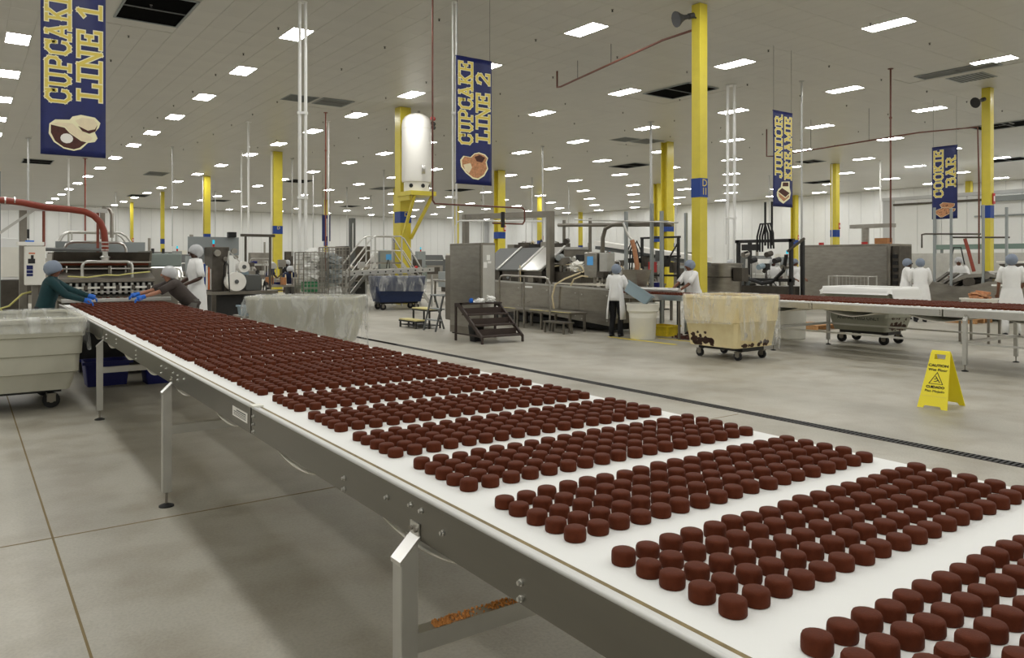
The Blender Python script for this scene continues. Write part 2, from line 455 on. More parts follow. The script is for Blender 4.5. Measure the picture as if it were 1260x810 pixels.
for x, y, lb in ((10.3, 28.15, 'behind the thick white pipes'), (27.1, 28.1, 'above the lettered yellow column'), (27.35, 11.9, 'above the right-hand loudspeaker')):
    r = thing('ceiling_return_grille', 'pale grey return air grille in the ceiling ' + lb, 'ceiling vent', (x, y, CEIL))
    MB().box(x - .55, x + .55, y - .58, y + .58, CEIL - .012, CEIL).build('panel', 'grey_paint', r)
    for q in range(8): MB().box(x - .5, x + .5, y - .5 + q * .135, y - .45 + q * .135, CEIL - .022, CEIL - .012).build('slat', 'grey_dark_paint', r)
sp = bpy.data.objects.new('ceiling_sprinkler', None); COL.objects.link(sp)
tag(sp, 'small dark sprinkler head poking down from the ceiling tiles', 'sprinkler', 'ceiling sprinkler heads')
MB().lathe([(.035, 0), (.035, -.008), (.02, -.014)], n=10).build('escutcheon', 'steel_dull', sp, world=False)
MB().lathe([(.014, -.014), (.014, -.045), (.028, -.048), (.028, -.052)], n=8).build('nozzle', 'dark', sp, world=False)
first = True
for i in range(0, 12):
    for jj in range(-1, 14):
        x, y = 3.65 + 3.07 * i, 10.7 + 3.08 * jj
        p = project(x, y, CEIL)
        if p is None or not (5 < p[0] < 1255 and 3 < p[1] < 230) or p[2] > 46: continue
        o = sp if first else copy_tree(sp); first = False
        o.location = (x, y, CEIL)

# ------------------------------------------------------------------ columns
def column(x, y, a, label, shape='box', txt=None, sign=False, conduits=0):
    r = thing('steel_column', label, 'column', (x, y, 0))
    h = a / 2
    def fn(p, q, t): return (x + p, y + q, t)
    if shape == 'box': poly = [(-h, -h), (h, -h), (h, h), (-h, h)]
    else:
        t = a * .12
        poly = [(-h, -h), (h, -h), (h, -h + t), (t / 2, -h + t), (t / 2, h - t), (h, h - t), (h, h), (-h, h), (-h, h - t), (-t / 2, h - t), (-t / 2, -h + t), (-h, -h + t)]
    MB().prism(poly, fn, 0, CEIL - .005).build('shaft', 'yellow', r, bevel=.012 if shape == 'box' else 0)
    e = .006
    MB().box(x - h - e, x + h + e, y - h - e, y + h + e, 3.22, 3.67).build('band', 'blue_band', r)
    MB().box(x - h - .12, x + h + .12, y - h - .12, y + h + .12, 0, .02).build('base_plate', 'yellow', r)
    if txt:
        for k, line in enumerate(txt):
            for ci, ch in enumerate(line):
                off = .02 + (ci - (len(line) - 1) / 2) * .085
                put_text(ch, .24, lambda p, q, kk=k: (x + p + off, y - h - e - .003, 3.48 - kk * .2 + q), 'lettering', 'gold_print', r)
    if sign:
        s = MB().box(x + h - .14, x + h + .02, y - h - .035, y - h - .01, 3.72, 4.1).build('fire_sign', 'red', r)
        MB().box(x + h - .1, x + h - .02, y - h - .04, y - h - .036, 3.82, 4.0).build('symbol', 'print_white', s)
    for k in range(conduits):
        MB().cyl((x - h - .04, y + h * .3 - k * .16, 1.2), (x - h - .04, y + h * .3 - k * .16, CEIL - .01), .025, 8).build('conduit', 'white_pipe', r)
    return r
GX = [14.3, 29.5, 44.7, 62.8]; GY = [12.3, 27.5, 42.7, 57.9, 73.1, 88.3]
cD11 = column(14.3, 12.3, .264, 'tall yellow square column marked D 11 behind the cream bin', 'box', ['D', '11'])
column(14.3, 27.5, .48, 'thick yellow column with blue band carrying the white tank', 'box', ['D'])
column(14.3, 42.7, .5, 'yellow column with blue band rising behind the film rolls', 'box', ['D'], conduits=2)
column(14.3, 57.9, .42, 'yellow column left of the film roll column', 'h', None, conduits=1)
column(14.3, 73.1, .3, 'thin far yellow column seen above the grey mixer housing', 'box')
column(14.3, 88.3, .3, 'farthest thin yellow column in the left row, beside the red hose', 'box', None, True)
column(29.5, 12.3, .29, 'slim yellow column beside the cookie bar banner', 'box', None, True)
column(29.5, 27.5, .46, 'yellow column just left of the tall D 11 column, lettered band', 'h')
column(29.5, 42.7, .56, 'yellow H-section column right of the cupcake line 2 banner', 'h', None, True, 0)
column(29.5, 57.9, .4, 'far yellow column hidden behind the tank column', 'box')
column(29.5, 73.1, .4, 'far thin yellow column beside the small distant blue banner', 'box')
column(29.5, 88.3, .4, 'farthest yellow column behind the conduit-clad column', 'box')
column(44.7, 27.5, .4, 'yellow column above the big steel box', 'box', None, True, 1)
column(44.7, 42.7, .46, 'yellow column partly hidden behind the lettered column', 'h')
column(44.7, 57.9, .42, 'far yellow column above the steel gantry, fourth from the tank', 'box', None, True)
column(44.7, 73.1, .36, 'very thin far yellow column left of the cupcake line 2 banner foot', 'box')
column(62.8, 27.5, .4, 'yellow column whose top shows above the partition wall', 'box')
column(62.8, 42.7, .5, 'yellow column near the far wall below the junior banner', 'h', None, True)
column(62.8, 57.9, .4, 'yellow wall-side column behind the two overlapping columns', 'box')
column(62.8, 73.1, .4, 'thin yellow column at the far wall behind the steel pipe frame', 'box')
def horn(x, y, z, d, label):
    r = thing('horn_loudspeaker', label, 'loudspeaker', (x, y, z))
    d = Vector(d).normalized(); p = Vector((x, y, z))
    b = MB(); rings = []
    for t, rr in ((0, .05), (.12, .06), (.22, .11), (.32, .18), (.35, .19)): rings.append(b.ring(p + d * t, d, rr, 14))
    b.loft(rings); b.build('horn', 'dark', r, smooth='auto')
    MB().cyl(p - d * .14, p, .07, 12).build('driver', 'dark', r)
    MB().bar(p - d * .1, p - d * .1 + Vector((.2, .06, 0)), .03).build('bracket', 'dark', r)
horn(13.86, 12.25, 7.45, (-.8, .25, -.25), 'dark horn loudspeaker near the top of the D 11 column')
horn(29.05, 12.3, 7.35, (-.8, .2, -.3), 'dark horn loudspeaker on top of the slim right-hand column')

# ------------------------------------------------------------------ pipes and conduits hanging from the ceiling
def drop(x, y, z0, r, m, label, n=8, group=None, gap=0., cat='pipe', name='drop_pipe'):
    t = thing(name, label, cat, (x, y, z0), 0, group)
    if gap:
        for q in (-gap / 2, gap / 2): MB().cyl((x + q, y - q * .7, z0), (x + q, y - q * .7, CEIL), r, n).build('pipe', m, t, smooth='auto')
        for zz in (3.2, 5.2):
            if zz > z0: MB().cbox((x, y, zz), (gap, .05, .03), Matrix.Rotation(-.6, 3, 'Z')).build('clamp', m, t)
    else:
        MB().cyl((x, y, z0), (x, y, CEIL), r, n).build('pipe', m, t, smooth='auto')
        MB().cyl((x, y, max(z0, CEIL - 1.6)), (x, y, max(z0, CEIL - 1.6) + .06), r * 1.6, n).build('coupling', m, t)
    MB().cyl((x, y, CEIL - .02), (x, y, CEIL - .001), max(r * 3, gap), 12).build('flange', m, t)
    return t
drop(6.52, 17.62, 1.15, .038, 'white_pipe', 'pair of thick white pipes dropping behind the wire cages', 10, gap=.115)
drop(9.45, 15.55, 2.12, .022, 'white_pipe', 'pair of white conduits dropping onto the steel cabinet', 8, gap=.07)
drop(21.75, 17.3, 1.1, .05, 'white_pipe', 'pair of white pipes dropping beside the steel kettle', 10, gap=.19)
drop(13.0, 32.0, 1.6, .035, 'white_pipe', 'single white conduit right of the thick white pipes')
drop(10.2, 34.2, 2.6, .045, 'white_pipe', 'white conduit ending above the packaging machine', 8)
drop(12.5, 43.2, 3.4, .045, 'white_pipe', 'white conduit left of the film roll column')
drop(5.1, 52.6, 2.2, .05, 'white_pipe', 'white conduit dropping below the first banner')
drop(2.63, 45.1, 2.2, .045, 'conduit', 'grey conduit at the far left above the red hose')
drop(25.1, 32.3, 1.4, .04, 'conduit', 'grey conduit right of the cupcake line 2 banner')
drop(24.6, 23.9, 1.2, .05, 'conduit', 'grey conduit passing in front of the yellow H column')
drop(23.2, 15.5, 1.6, .03, 'conduit', 'thin conduit right of the junior banner')
drop(9.1, 44.0, 2.5, .03, 'conduit', 'thin conduit above the man in the white coat')
drop(45.5, 25.0, 2.2, .05, 'white_pipe', 'white pipe behind the cookie bar banner')
drop(5.9, 52.0, 2.0, .045, 'rust_pipe', 'thin red pipe dropping behind the first banner', 8)
drop(12.15, 30.2, 1.3, .028, 'rust_pipe', 'thin rust coloured pipe left of the tank')
drop(24.0, 12.85, 2.3, .028, 'rust_dark', 'rust coloured pipe dropping beside the steel box')
for q, (x, y) in enumerate(((16.0, 45), (20, 52), (26, 60), (23, 47), (31, 66), (37, 72), (42, 64), (47, 60), (52, 70), (40, 48), (34, 45), (18, 70), (11, 76), (8, 70), (47, 34), (53, 45), (57, 52), (41, 33), (33, 50), (27, 72))):
    drop(x, y, 2.0 + (q % 3) * .4, .035, 'conduit', 'thin grey utility conduit dropping to the far machinery', 6, 'far utility conduits')
t = thing('sprinkler_pipe', 'rust coloured pipe hanging below the ceiling left of column D 11', 'pipe', (16.0, 17, 7.2))
MB().tube([(15.55, 19.25, 7.82), (15.55, 19.25, 7.3), (15.5, 19.0, 7.27), (14.33, 13.5, 7.27), (14.3, 12.45, 7.27)], .03, 8).build('pipe', 'rust_dark', t, smooth='auto')
for q in (.2, .55): MB().cyl((15.5 - 1.17 * q, 19 - 5.5 * q, 7.27), (15.5 - 1.17 * q, 19 - 5.5 * q, CEIL), .008, 6).build('hanger', 'dark', t)
t = thing('sprinkler_pipe', 'long rust coloured pipe hanging between the junior and cookie banners', 'pipe', (29, 18, 6.8))
MB().tube([(30.2, 22.0, 7.8), (30.2, 22.0, 6.55), (30.1, 21.6, 6.5), (29.3, 14.6, 6.55), (29.2, 12.5, 6.45), (29.3, 12.5, 4.5), (29.3, 12.5, 1.6)], .03, 8).build('pipe', 'rust_dark', t, smooth='auto')
for q in (.3, .7): MB().cyl((30.1 - .8 * q, 21.6 - 7 * q, 6.52), (30.1 - .8 * q, 21.6 - 7 * q, CEIL), .008, 6).build('hanger', 'dark', t)
t = thing('red_pipe', 'rust coloured pipe dropping left of the second banner and turning right', 'pipe', (8.75, 15.4, 3))
MB().tube([(8.74, 15.35, CEIL), (8.74, 15.35, 3.1), (8.8, 15.35, 3.02), (11.3, 15.35, 3.02), (11.36, 15.35, 2.96), (11.36, 15.35, 2.7), (11.3, 15.35, 2.62), (10.4, 15.35, 2.62)], .022, 8).build('pipe', 'rust_dark', t, smooth='auto')
MB().cyl((10.7, 15.35, 2.52), (10.7, 15.35, 2.9), .05, 8).build('valve', 'dark', t)

# ------------------------------------------------------------------ banners
GL = {
 'A': (.9, [[(.14, 0), (.44, 1)], [(.4, 1), (.76, 0)], [(.24, .33), (.66, .33)], [(.02, 0), (.3, 0)], [(.6, 0), (.9, 0)], [(.3, 1), (.44, 1)]]),
 'B': (.82, [[(.17, 0), (.17, 1)], [(.03, 1), (.5, 1), (.64, .9), (.64, .66), (.5, .53), (.17, .53)], [(.5, .53), (.7, .42), (.7, .12), (.54, 0), (.03, 0)]]),
 'C': (.82, [[(.7, .7), (.7, .84), (.56, .98), (.32, .98), (.13, .8), (.13, .2), (.32, .02), (.54, .02), (.7, .14), (.72, .26)], [(.72, .62), (.72, 1)]]),
 'E': (.78, [[(.18, 0), (.18, 1)], [(.03, 1), (.66, 1), (.66, .78)], [(.18, .52), (.5, .52)], [(.5, .4), (.5, .64)], [(.03, 0), (.7, 0), (.7, .24)]]),
 'I': (.5, [[(.25, 0), (.25, 1)], [(.05, 0), (.45, 0)], [(.05, 1), (.45, 1)]]),
 'J': (.68, [[(.46, 1), (.46, .2), (.36, .04), (.18, .04), (.08, .15), (.08, .3)], [(.26, 1), (.64, 1)]]),
 'K': (.9, [[(.18, 0), (.18, 1)], [(.18, .38), (.66, 1)], [(.34, .56), (.74, 0)], [(.02, 0), (.34, 0)], [(.02, 1), (.34, 1)], [(.54, 1), (.82, 1)], [(.58, 0), (.88, 0)]]),
 'L': (.74, [[(.2, 0), (.2, 1)], [(.03, 1), (.38, 1)], [(.03, 0), (.66, 0), (.66, .3)]]),
 'M': (1.02, [[(.16, 0), (.16, 1), (.5, .25), (.84, 1), (.84, 0)], [(.02, 0), (.32, 0)], [(.68, 0), (1.0, 0)], [(.02, 1), (.18, 1)], [(.82, 1), (1.0, 1)]]),
 'N': (.88, [[(.16, 0), (.16, 1), (.7, 0), (.7, 1)], [(.02, 0), (.32, 0)], [(.02, 1), (.18, 1)], [(.54, 1), (.86, 1)]]),
 'O': (.86, [[(.32, .02), (.13, .2), (.13, .8), (.32, .98), (.54, .98), (.73, .8), (.73, .2), (.54, .02), (.32, .02)]]),
 'P': (.78, [[(.18, 0), (.18, 1)], [(.03, 1), (.52, 1), (.68, .88), (.68, .6), (.52, .46), (.18, .46)], [(.03, 0), (.36, 0)]]),
 'R': (.88, [[(.18, 0), (.18, 1)], [(.03, 1), (.52, 1), (.66, .88), (.66, .62), (.52, .5), (.18, .5)], [(.46, .5), (.72, 0)], [(.03, 0), (.34, 0)], [(.62, 0), (.88, 0)]]),
 'U': (.86, [[(.18, 1), (.18, .2), (.32, .02), (.52, .02), (.68, .2), (.68, 1)], [(.02, 1), (.36, 1)], [(.52, 1), (.84, 1)]]),
 '1': (.56, [[(.08, .78), (.3, 1), (.3, 0)], [(.06, 0), (.54, 0)]]),
 '2': (.74, [[(.1, .72), (.14, .9), (.28, .99), (.46, .99), (.62, .86), (.62, .66), (.12, .06)], [(.08, 0), (.66, 0), (.66, .22)]]),
 ' ': (.4, []),
}
def stroke(mb, pts, w, fn):
    for (a, b), (c, d) in zip(pts[:-1], pts[1:]):
        L = math.hypot(c - a, d - b); 
        if L < 1e-6: continue
        ux, uy = (c - a) / L * w / 2, (d - b) / L * w / 2
        q = [(a - ux - uy, b - uy + ux), (c + ux - uy, d + uy + ux), (c + ux + uy, d + uy - ux), (a - ux + uy, b - uy - ux)]
        mb.add([fn(*p) for p in q], [(0, 1, 2, 3)])
def word(r, s, h, length, a0, b0, layer):
    """slab-serif word reading bottom to top; a0 = start height on the banner, b0 = x of the letter feet; letters point to -x"""
    tot = sum(GL[c][0] for c in s) + .06 * (len(s) - 1)
    k = length / tot
    for mname, w, yy, nm in (('cream_print', .225, -.004, 'letter_outline'), ('gold_print', .135, -.0065, 'lettering')):
        mb = MB(); adv = 0.; ns = 0
        for c in s:
            for pts in GL[c][1]:
                for seg in zip(pts[:-1], pts[1:]):
                    ns += 1; dz = yy - .00018 * (ns % 9)
                    stroke(mb, [(p[0] + adv, p[1]) for p in seg], w, lambda p, q: (b0 - q * h, dz, a0 + p * k))
            adv += GL[c][0] + .06
        mb.build(nm, mname, r, world=False)
def poly(r, pts, m, name, yy):
    MB().add([(x, yy, z * .8 + .01) for x, z in pts], [tuple(range(len(pts)))]).build(name, m, r, world=False)
def offs(pts, s):
    cx = sum(p[0] for p in pts) / len(pts); cz = sum(p[1] for p in pts) / len(pts)
    return [(cx + (x - cx) * s, cz + (z - cz) * s) for x, z in pts]
def banner(label, loc, rz, words, art):
    W, H = .92, 2.74
    r = thing('hanging_banner', label, 'banner', loc, rz)
    P = []
    mb = MB()
    nx, nz = 12, 24
    rows = [[(-W / 2 + W * i / nx, .004 * math.sin(i * 1.1 + jz * .35), H * jz / nz) for i in range(nx + 1)] for jz in range(nz + 1)]
    mb.grid(rows); o = mb.build('cloth', 'navy', r, smooth=True, world=False)
    sm = o.modifiers.new('thick', 'SOLIDIFY'); sm.thickness = .004; sm.offset = 1
    for zz in (.01, H - .01): MB().cyl((-W / 2, .012, zz), (W / 2, .012, zz), .012, 8).build('rod', 'navy', r, world=False)
    for xx in (-W / 2 + .04, W / 2 - .04): MB().cyl((xx, .012, H), (xx, .012, CEIL - loc[2]), .004, 5).build('cable', 'dark', r, world=False)
    # offset prints forward of the ripples
    for w in words: word(r, *w)
    art(r)
    for ch in r.children:
        if ch.name.split('.')[0] in ('letter_outline', 'lettering') or ch.name.startswith('picture'): ch.location.y -= .008
    return r
def art_cup1(r):
    out = [(-.34, .6), (-.26, .69), (-.06, .71), (-.02, .78), (.1, .83), (.3, .8), (.38, .7), (.36, .6), (.3, .5), (.34, .38), (.3, .3), (.2, .27), (.1, .13), (.0, .09), (-.14, .12), (-.28, .24), (-.35, .4)]
    poly(r, out, 'cream_print', 'picture_outline', -.004)
    poly(r, [(-.3, .6), (-.22, .64), (-.02, .64), (.04, .56), (.16, .46), (.27, .38), (.24, .32), (.12, .3), (-.06, .46), (-.12, .56)], 'cake_cream', 'picture_icing', -.006)
    poly(r, [(-.32, .58), (-.13, .54), (-.06, .44), (.1, .3), (.18, .28), (.08, .16), (0, .12), (-.14, .15), (-.26, .26), (-.32, .42)], 'cake_dark', 'picture_cake', -.006)
    poly(r, [(.02, .7), (.12, .78), (.28, .76), (.34, .68), (.32, .58), (.22, .52), (.1, .58)], 'cake_cream', 'picture_slice', -.006)
    poly(r, [(.06, .6), (.2, .52), (.3, .56), (.34, .66), (.31, .52), (.22, .46), (.12, .5)], 'cake_dark', 'picture_crust', -.007)
    poly(r, [(-.1 + .09 * math.cos(q * .52), .33 + .1 * math.sin(q * .52)) for q in range(12)], 'print_white', 'picture_filling', -.008)
def art_cup2(r):
    out = [(-.36, .62), (-.28, .74), (-.1, .72), (.0, .83), (.12, .87), (.28, .83), (.36, .74), (.32, .62), (.36, .44), (.26, .24), (.1, .12), (-.04, .14), (-.22, .28), (-.34, .44)]
    poly(r, out, 'cream_print', 'picture_outline', -.004)
    poly(r, offs(out, .9), 'cake_tan', 'picture_cake', -.006)
    poly(r, [(-.28, .5), (-.1, .56), (-.06, .44), (-.14, .28), (-.24, .36)], 'cake_cream', 'picture_icing', -.007)
    poly(r, [(0, .74), (.14, .8), (.28, .74), (.2, .6), (.06, .62)], 'cake_dark', 'picture_crust', -.007)
def art_junior(r):
    out = [(-.3, .5), (-.22, .62), (-.12, .68), (-.08, .88), (.3, .92), (.3, .7), (.36, .5), (.3, .3), (.0, .1), (-.2, .2), (-.3, .36)]
    poly(r, out, 'cream_print', 'picture_outline', -.004)
    poly(r, [(-.04, .72), (-.02, .86), (.24, .88), (.24, .74)], 'cake_dark', 'picture_slice', -.006)
    poly(r, [(-.24, .52), (-.06, .66), (.3, .5), (.1, .34)], 'cake_dark', 'picture_cake', -.006)
    poly(r, [(-.24, .48), (.1, .3), (.28, .44), (.28, .36), (.02, .18), (-.2, .34)], 'cake_tan', 'picture_side', -.006)
def art_cookie(r):
    a = [(-.16, .66), (-.04, .76), (.36, .68), (.34, .56), (.2, .46), (-.08, .5)]
    b = [(-.4, .34), (-.04, .52), (.38, .44), (.36, .34), (-.06, .08), (-.14, .08)]
    for k, q in enumerate((a, b)):
        poly(r, offs(q, 1.06), 'cream_print', 'picture_outline', -.004 - k * .002); poly(r, q, 'cake_tan', 'picture_cookie', -.005 - k * .002)
    rnd = random.Random(3); mb = MB()
    for q in range(26):
        x, z = rnd.uniform(-.24, .26), rnd.uniform(.2, .66)
        if abs(x) > .1 and z > .58 and x < 0: continue
        mb.add([(x + .02 * math.cos(w * 1.25), -.0085, (z + .02 * math.sin(w * 1.25)) * .8 + .01) for w in range(5)], [(0, 1, 2, 3, 4)])
    mb.build('picture_chips', 'cake_dark', r, world=False)
banner('navy banner reading CUPCAKE LINE 1 with a filled cupcake picture', (1.45, 14.2, 3.40), 0, [('CUPCAKE', .32, 1.82, .82, -.06, 0), ('LINE 1', .32, 1.55, .92, .385, 0)], art_cup1)
banner('navy banner reading CUPCAKE LINE 2 with a tan cake picture', (9.0, 14.0, 3.36), 0, [('CUPCAKE', .32, 1.8, .84, -.06, 0), ('LINE 2', .32, 1.5, .94, .385, 0)], art_cup2)
banner('narrow looking navy banner reading JUNIOR KREAMIE', (19.15, 13.4, 3.26), 0, [('JUNIOR', .31, 1.78, .83, -.06, 0), ('KREAMIE', .31, 1.8, .8, .385, 0)], art_junior)
banner('navy banner reading COOKIE BAR with a chip cookie picture', (30.0, 14.0, 3.29), math.radians(-90), [('COOKIE', .31, 1.8, .8, -.06, 0), ('BAR', .31, 1.12, 1.2, .385, 0)], art_cookie)
t = thing('hanging_banner', 'small distant blue banner seen edge-on in the far left hall', 'banner', (20.2, 50, 3.06))
MB().box(19.86, 20.46, 50, 50.02, 3.06, 4.85).build('cloth', 'navy', t)
for xx in (19.9, 20.42): MB().cyl((xx, 50.01, 4.85), (xx, 50.01, CEIL), .01, 5).build('cable', 'dark', t)
MB().box(20.08, 20.2, 49.99, 49.999, 3.4, 4.6).build('lettering', 'print_white', t)

# ------------------------------------------------------------------ cupcakes
def cupcake_mb(n=16, c=(0, 0, 0), full=True):
    prof = [(.0285, 0), (.0296, .003), (.0298, .012), (.0296, .021), (.029, .0265), (.0272, .0302), (.0225, .0322), (.013, .0332), (.005, .0336)] if full else [(.029, 0), (.0298, .012), (.0285, .025), (.0235, .0318), (.009, .0346)]
    return MB().lathe(prof, c, n)
cake_mesh = cupcake_mb(18).mesh('cupcake'); cake_mesh.materials.append(MATS['chocolate'])
cake_mesh.polygons.foreach_set('use_smooth', [True] * len(cake_mesh.polygons))
CX0, CROT = 1.111, -math.atan(.0122)             # conveyor base line and its slight skew
def cw(x, y, z):                                 # conveyor frame -> world
    return (CX0 + x * math.cos(CROT) - y * math.sin(CROT), x * math.sin(CROT) + y * math.cos(CROT), z)
BELT_Z = .97
starts = [-.03, .485, 1.003, 1.517, 2.044, 2.556, 3.08, 3.617, 4.17, 4.729, 5.3, 5.888, 6.45, 7.065, 7.696, 8.376, 9.023]
while starts[-1] < 13.9: starts.append(starts[-1] + .64)
rnd = random.Random(11)
cakes = []
for bi, s in enumerate(starts):
    rows = 5 if s < 4 else 6
    for r in range(rows):
        for k in range(18):
            x = .172 + .0803 * k + rnd.uniform(-.0035, .0035) + .004 * math.sin(bi * 2.1)
            y = s + .027 + r * .0805 + rnd.uniform(-.0045, .0045)
            p = project(*cw(x, y, BELT_Z))
            vis = p is not None and -15 < p[0] < 1275 and p[1] < 818
            cakes.append((p[2] if p else 99, x, y, vis))
order = sorted([c for c in cakes if c[3]])
for d, x, y, _ in order[:300]:
    o = bpy.data.objects.new('cupcake', cake_mesh); COL.objects.link(o)
    o.location = cw(x, y, BELT_Z + .001); o.rotation_euler = (0, 0, rnd.uniform(0, 6))
    o.scale = (1, 1, rnd.uniform(.93, 1.08))
    tag(o, 'round chocolate cupcake on the near end of the white conveyor belt', 'cupcake', 'cupcakes on the near belt')
nearset = {(c[1], c[2]) for c in order[:300]}
mb = MB()
for d, x, y, v in cakes:
    if (x, y) in nearset or not (v or d > 1.2 and d < 99): continue
    mb.add(*(lambda q: (q.v, q.f))(cupcake_mb(12 if d < 6 else 9, cw(x, y, BELT_Z + .0005), d < 6)))
single(mb, 'cupcakes', 'chocolate', 'rows of chocolate cupcakes covering the far length of the belt', 'cupcakes', None, 'stuff', smooth='auto')

# ------------------------------------------------------------------ main conveyor
cv = thing('conveyor', 'long stainless conveyor with white belt full of chocolate cupcakes in the foreground', 'conveyor', (CX0, 0, 0), CROT)
YA, YB, WB = -2.2, 14.75, 1.66
MB().box(.055, WB - .03, YA, YB, BELT_Z - .006, BELT_Z).build('belt', 'belt', cv, world=False)
MB().box(.1, WB - .1, 12.7, 14.7, .08, .74).build('shade_box', 'black', cv, world=False)  # added black box, stands in for the deep shade under the far belt end
MB().box(.07, WB - .07, YA, YB, BELT_Z - .03, BELT_Z - .007).build('slider_bed', 'steel_dull', cv, world=False)
for side, xa, sg in (('l', 0, 1), ('r', WB, -1)):
    sl = [(-2.2, 3.83), (3.85, 9.3), (9.32, 14.75)]
    for a, b in sl:
        zt = .972 if side == 'l' else .935
        MB().box(xa, xa + sg * .006, a, b, .845, zt).build('side_plate', 'plate_steel', cv, world=False)
        MB().box(xa - sg * .001, xa + sg * .034, a, b, zt, zt + .006).build('top_flange', 'rail_alu', cv, world=False, bevel=.002)
        MB().cyl((xa + sg * .005, a, zt + .006), (xa + sg * .005, b, zt + .006), .0075, 10).build('edge_bead', 'rail_alu', cv, smooth=True, world=False)
    if side == 'l': MB().box(xa + sg * .034, xa + sg * .053, YA, YB, .945, .9735).build('wear_strip', 'wear_strip', cv, world=False)
def sag(y):
    q = ((y - 2.15) / 1.13) % 1.0
    return .885 - .085 * (.5 + .5 * math.cos(2 * math.pi * q)) ** .7
ys = [YA + .05 * k for k in range(int((YB - YA) / .05))]
rb = MB().grid([[(x, y, sag(y)) for x in (.03, .5, 1.1, WB - .03)] for y in ys])
o = rb.build('return_belt', 'belt_return', cv, smooth=True, world=False); sm = o.modifiers.new('s', 'SOLIDIFY'); sm.thickness = .005
for k in range(-3, 11):
    y = 2.15 + 1.13 * (k + .5)
    if YA < y < YB - .1: MB().cyl((.008, y, .862), (WB - .008, y, .862), .022, 10).build('return_roller', 'steel_dull', cv, smooth='auto', world=False)
def conveyor_leg(cv, y, xo, sg, W, h, world=False):
    lw = .058
    x0, x1 = xo - sg * .066, xo - sg * .006
    b = MB()
    def fn(p, q, t): return (p, t, q)
    b.prism([(x0, .1), (x1, .1), (x1, h - .065), (x0, h - .125)], fn, y - lw / 2, y + lw / 2)
    leg = b.build('leg', 'alu', cv, world=world, bevel=.004)
    MB().prism([(x0 - sg * .004, h - .13), (xo - sg * .001, h - .062), (xo - sg * .001, h - .05), (x0 - sg * .004, h - .117)], fn, y - lw / 2 - .003, y + lw / 2 + .003).build('cap_bracket', 'steel_bright', leg, world=world)
    MB().box(xo - sg * .001, xo - sg * .005, y - lw / 2, y + lw / 2, h - .062, h - .015).build('mount_plate', 'steel_bright', leg, world=world)
    for q in (-.015, .015): MB().cyl((xo - sg * .004, y + q, h - .035), (xo - sg * .014, y + q, h - .035), .007, 6).build('bolt', 'steel_dull', leg, world=world)
    xc = (x0 + x1) / 2
    MB().cyl((xc, y, .012), (xc, y, .11), .009, 8).build('levelling_rod', 'steel_dull', leg, world=world)
    MB().lathe([(.05, 0), (.05, .008), (.025, .018), (.012, .022)], (xc, y, 0), 14).build('foot', 'rubber', leg, world=world)
LEGS = [-1.45, 2.1, 5.72, 9.26, 12.85]
for y in LEGS:
    conveyor_leg(cv, y, 0, 1, WB, .91); conveyor_leg(cv, y, WB, -1, WB, .91)
    MB().box(-.008, WB + .008, y - .025, y + .025, .5, .56).build('cross_beam', 'alu', cv, world=False)
for y, zs in ((7.17, (.94, .9, .87)), (6.07, (.93, .88)), (5.9, (.93,)), (5.66, (.93,)), (5.51, (.93, .9)), (5.32, (.93,)), (3.79, (.94, .9, .865)), (3.9, ()), (2.66, (.9, .86)), (2.3, (.92,)), (2.13, (.94,)), (2.06, (.94,)), (1.93, (.91,)), (1.54, (.9, .86)), (9.0, (.93, .89)), (8.3, (.94, .9)), (.9, (.9, .86)), (.4, (.92,))):
    for z in zs:
        b = MB().cyl((0, y, z), (-.004, y, z), .009, 10).cyl((-.004, y, z), (-.012, y, z), .006, 6)
        b.build('bolt', 'steel_bright', cv, world=False)
st = MB().box(-.0015, 0, 3.9, 4.17, .885, .935).build('maker_plate', 'print_white', cv, world=False)
for z0, z1 in ((.92, .926), (.911, .915), (.903, .906), (.895, .898)):
    MB().box(-.0022, -.0016, 3.925, 4.145 - (.05 if z0 > .915 else 0), z0, z1).build('print_line', 'grey_dark_paint', st, world=False)
MB().box(-.002, .05, 3.8, 3.86, .979, .988).build('belt_guide', 'plastic_white', cv, world=False)
b = MB(); rnd = random.Random(5)
for k in range(900):
    t = rnd.random(); x = .06 + (1.3 * t ** 1.6)
    if .19 < x < .27 and rnd.random() < .8: continue
    p = cw(x, 2.1 + rnd.uniform(-.022, .022), .56); s = rnd.uniform(.0012, .0036)
    b.cbox((p[0], p[1], p[2] + s), (s, s, s), Euler((rnd.random(), rnd.random(), rnd.random())).to_matrix())
single(b, 'cake_crumbs', 'crumb', 'golden brown cake crumbs lying on the conveyor cross beam', 'crumbs', None, 'stuff')

# ------------------------------------------------------------------ second conveyor (line 2 outfeed)
c2 = thing('conveyor', 'stainless conveyor with white belt of cupcakes crossing behind the wet floor sign', 'conveyor', (12.6, 7, 0))
MB().box(12.605, 14.345, 1.0, 11.2, .938, .96).build('belt', 'belt', c2)
for xa, sg in ((12.6, 1), (14.35, -1)):
    for a, b_ in ((1.0, 5.9), (5.92, 8.2), (8.22, 11.2)):
        MB().box(xa, xa + sg * .006, a, b_, .825, .93).build('side_plate', 'steel_bright', c2)
        MB().box(xa - sg * .004, xa + sg * .05, a, b_, .93, .937).build('top_flange', 'rail_alu', c2)
    for y in (2.1, 5.56, 9.0): conveyor_leg(c2, y, xa, sg, 1.75, .9, True)
for y in (2.1, 5.56, 9.0): MB().box(12.59, 14.36, y - .03, y + .03, .42, .47).build('cross_beam', 'alu', c2)
MB().box(12.52, 12.56, 5.6, 9.0, .42, .45).build('stretcher', 'alu', c2); MB().box(12.52, 12.56, 2.1, 5.5, .42, .45).build('stretcher', 'alu', c2)
MB().box(14.4, 14.44, 2.1, 9.0, .42, .45).build('stretcher', 'alu', c2)
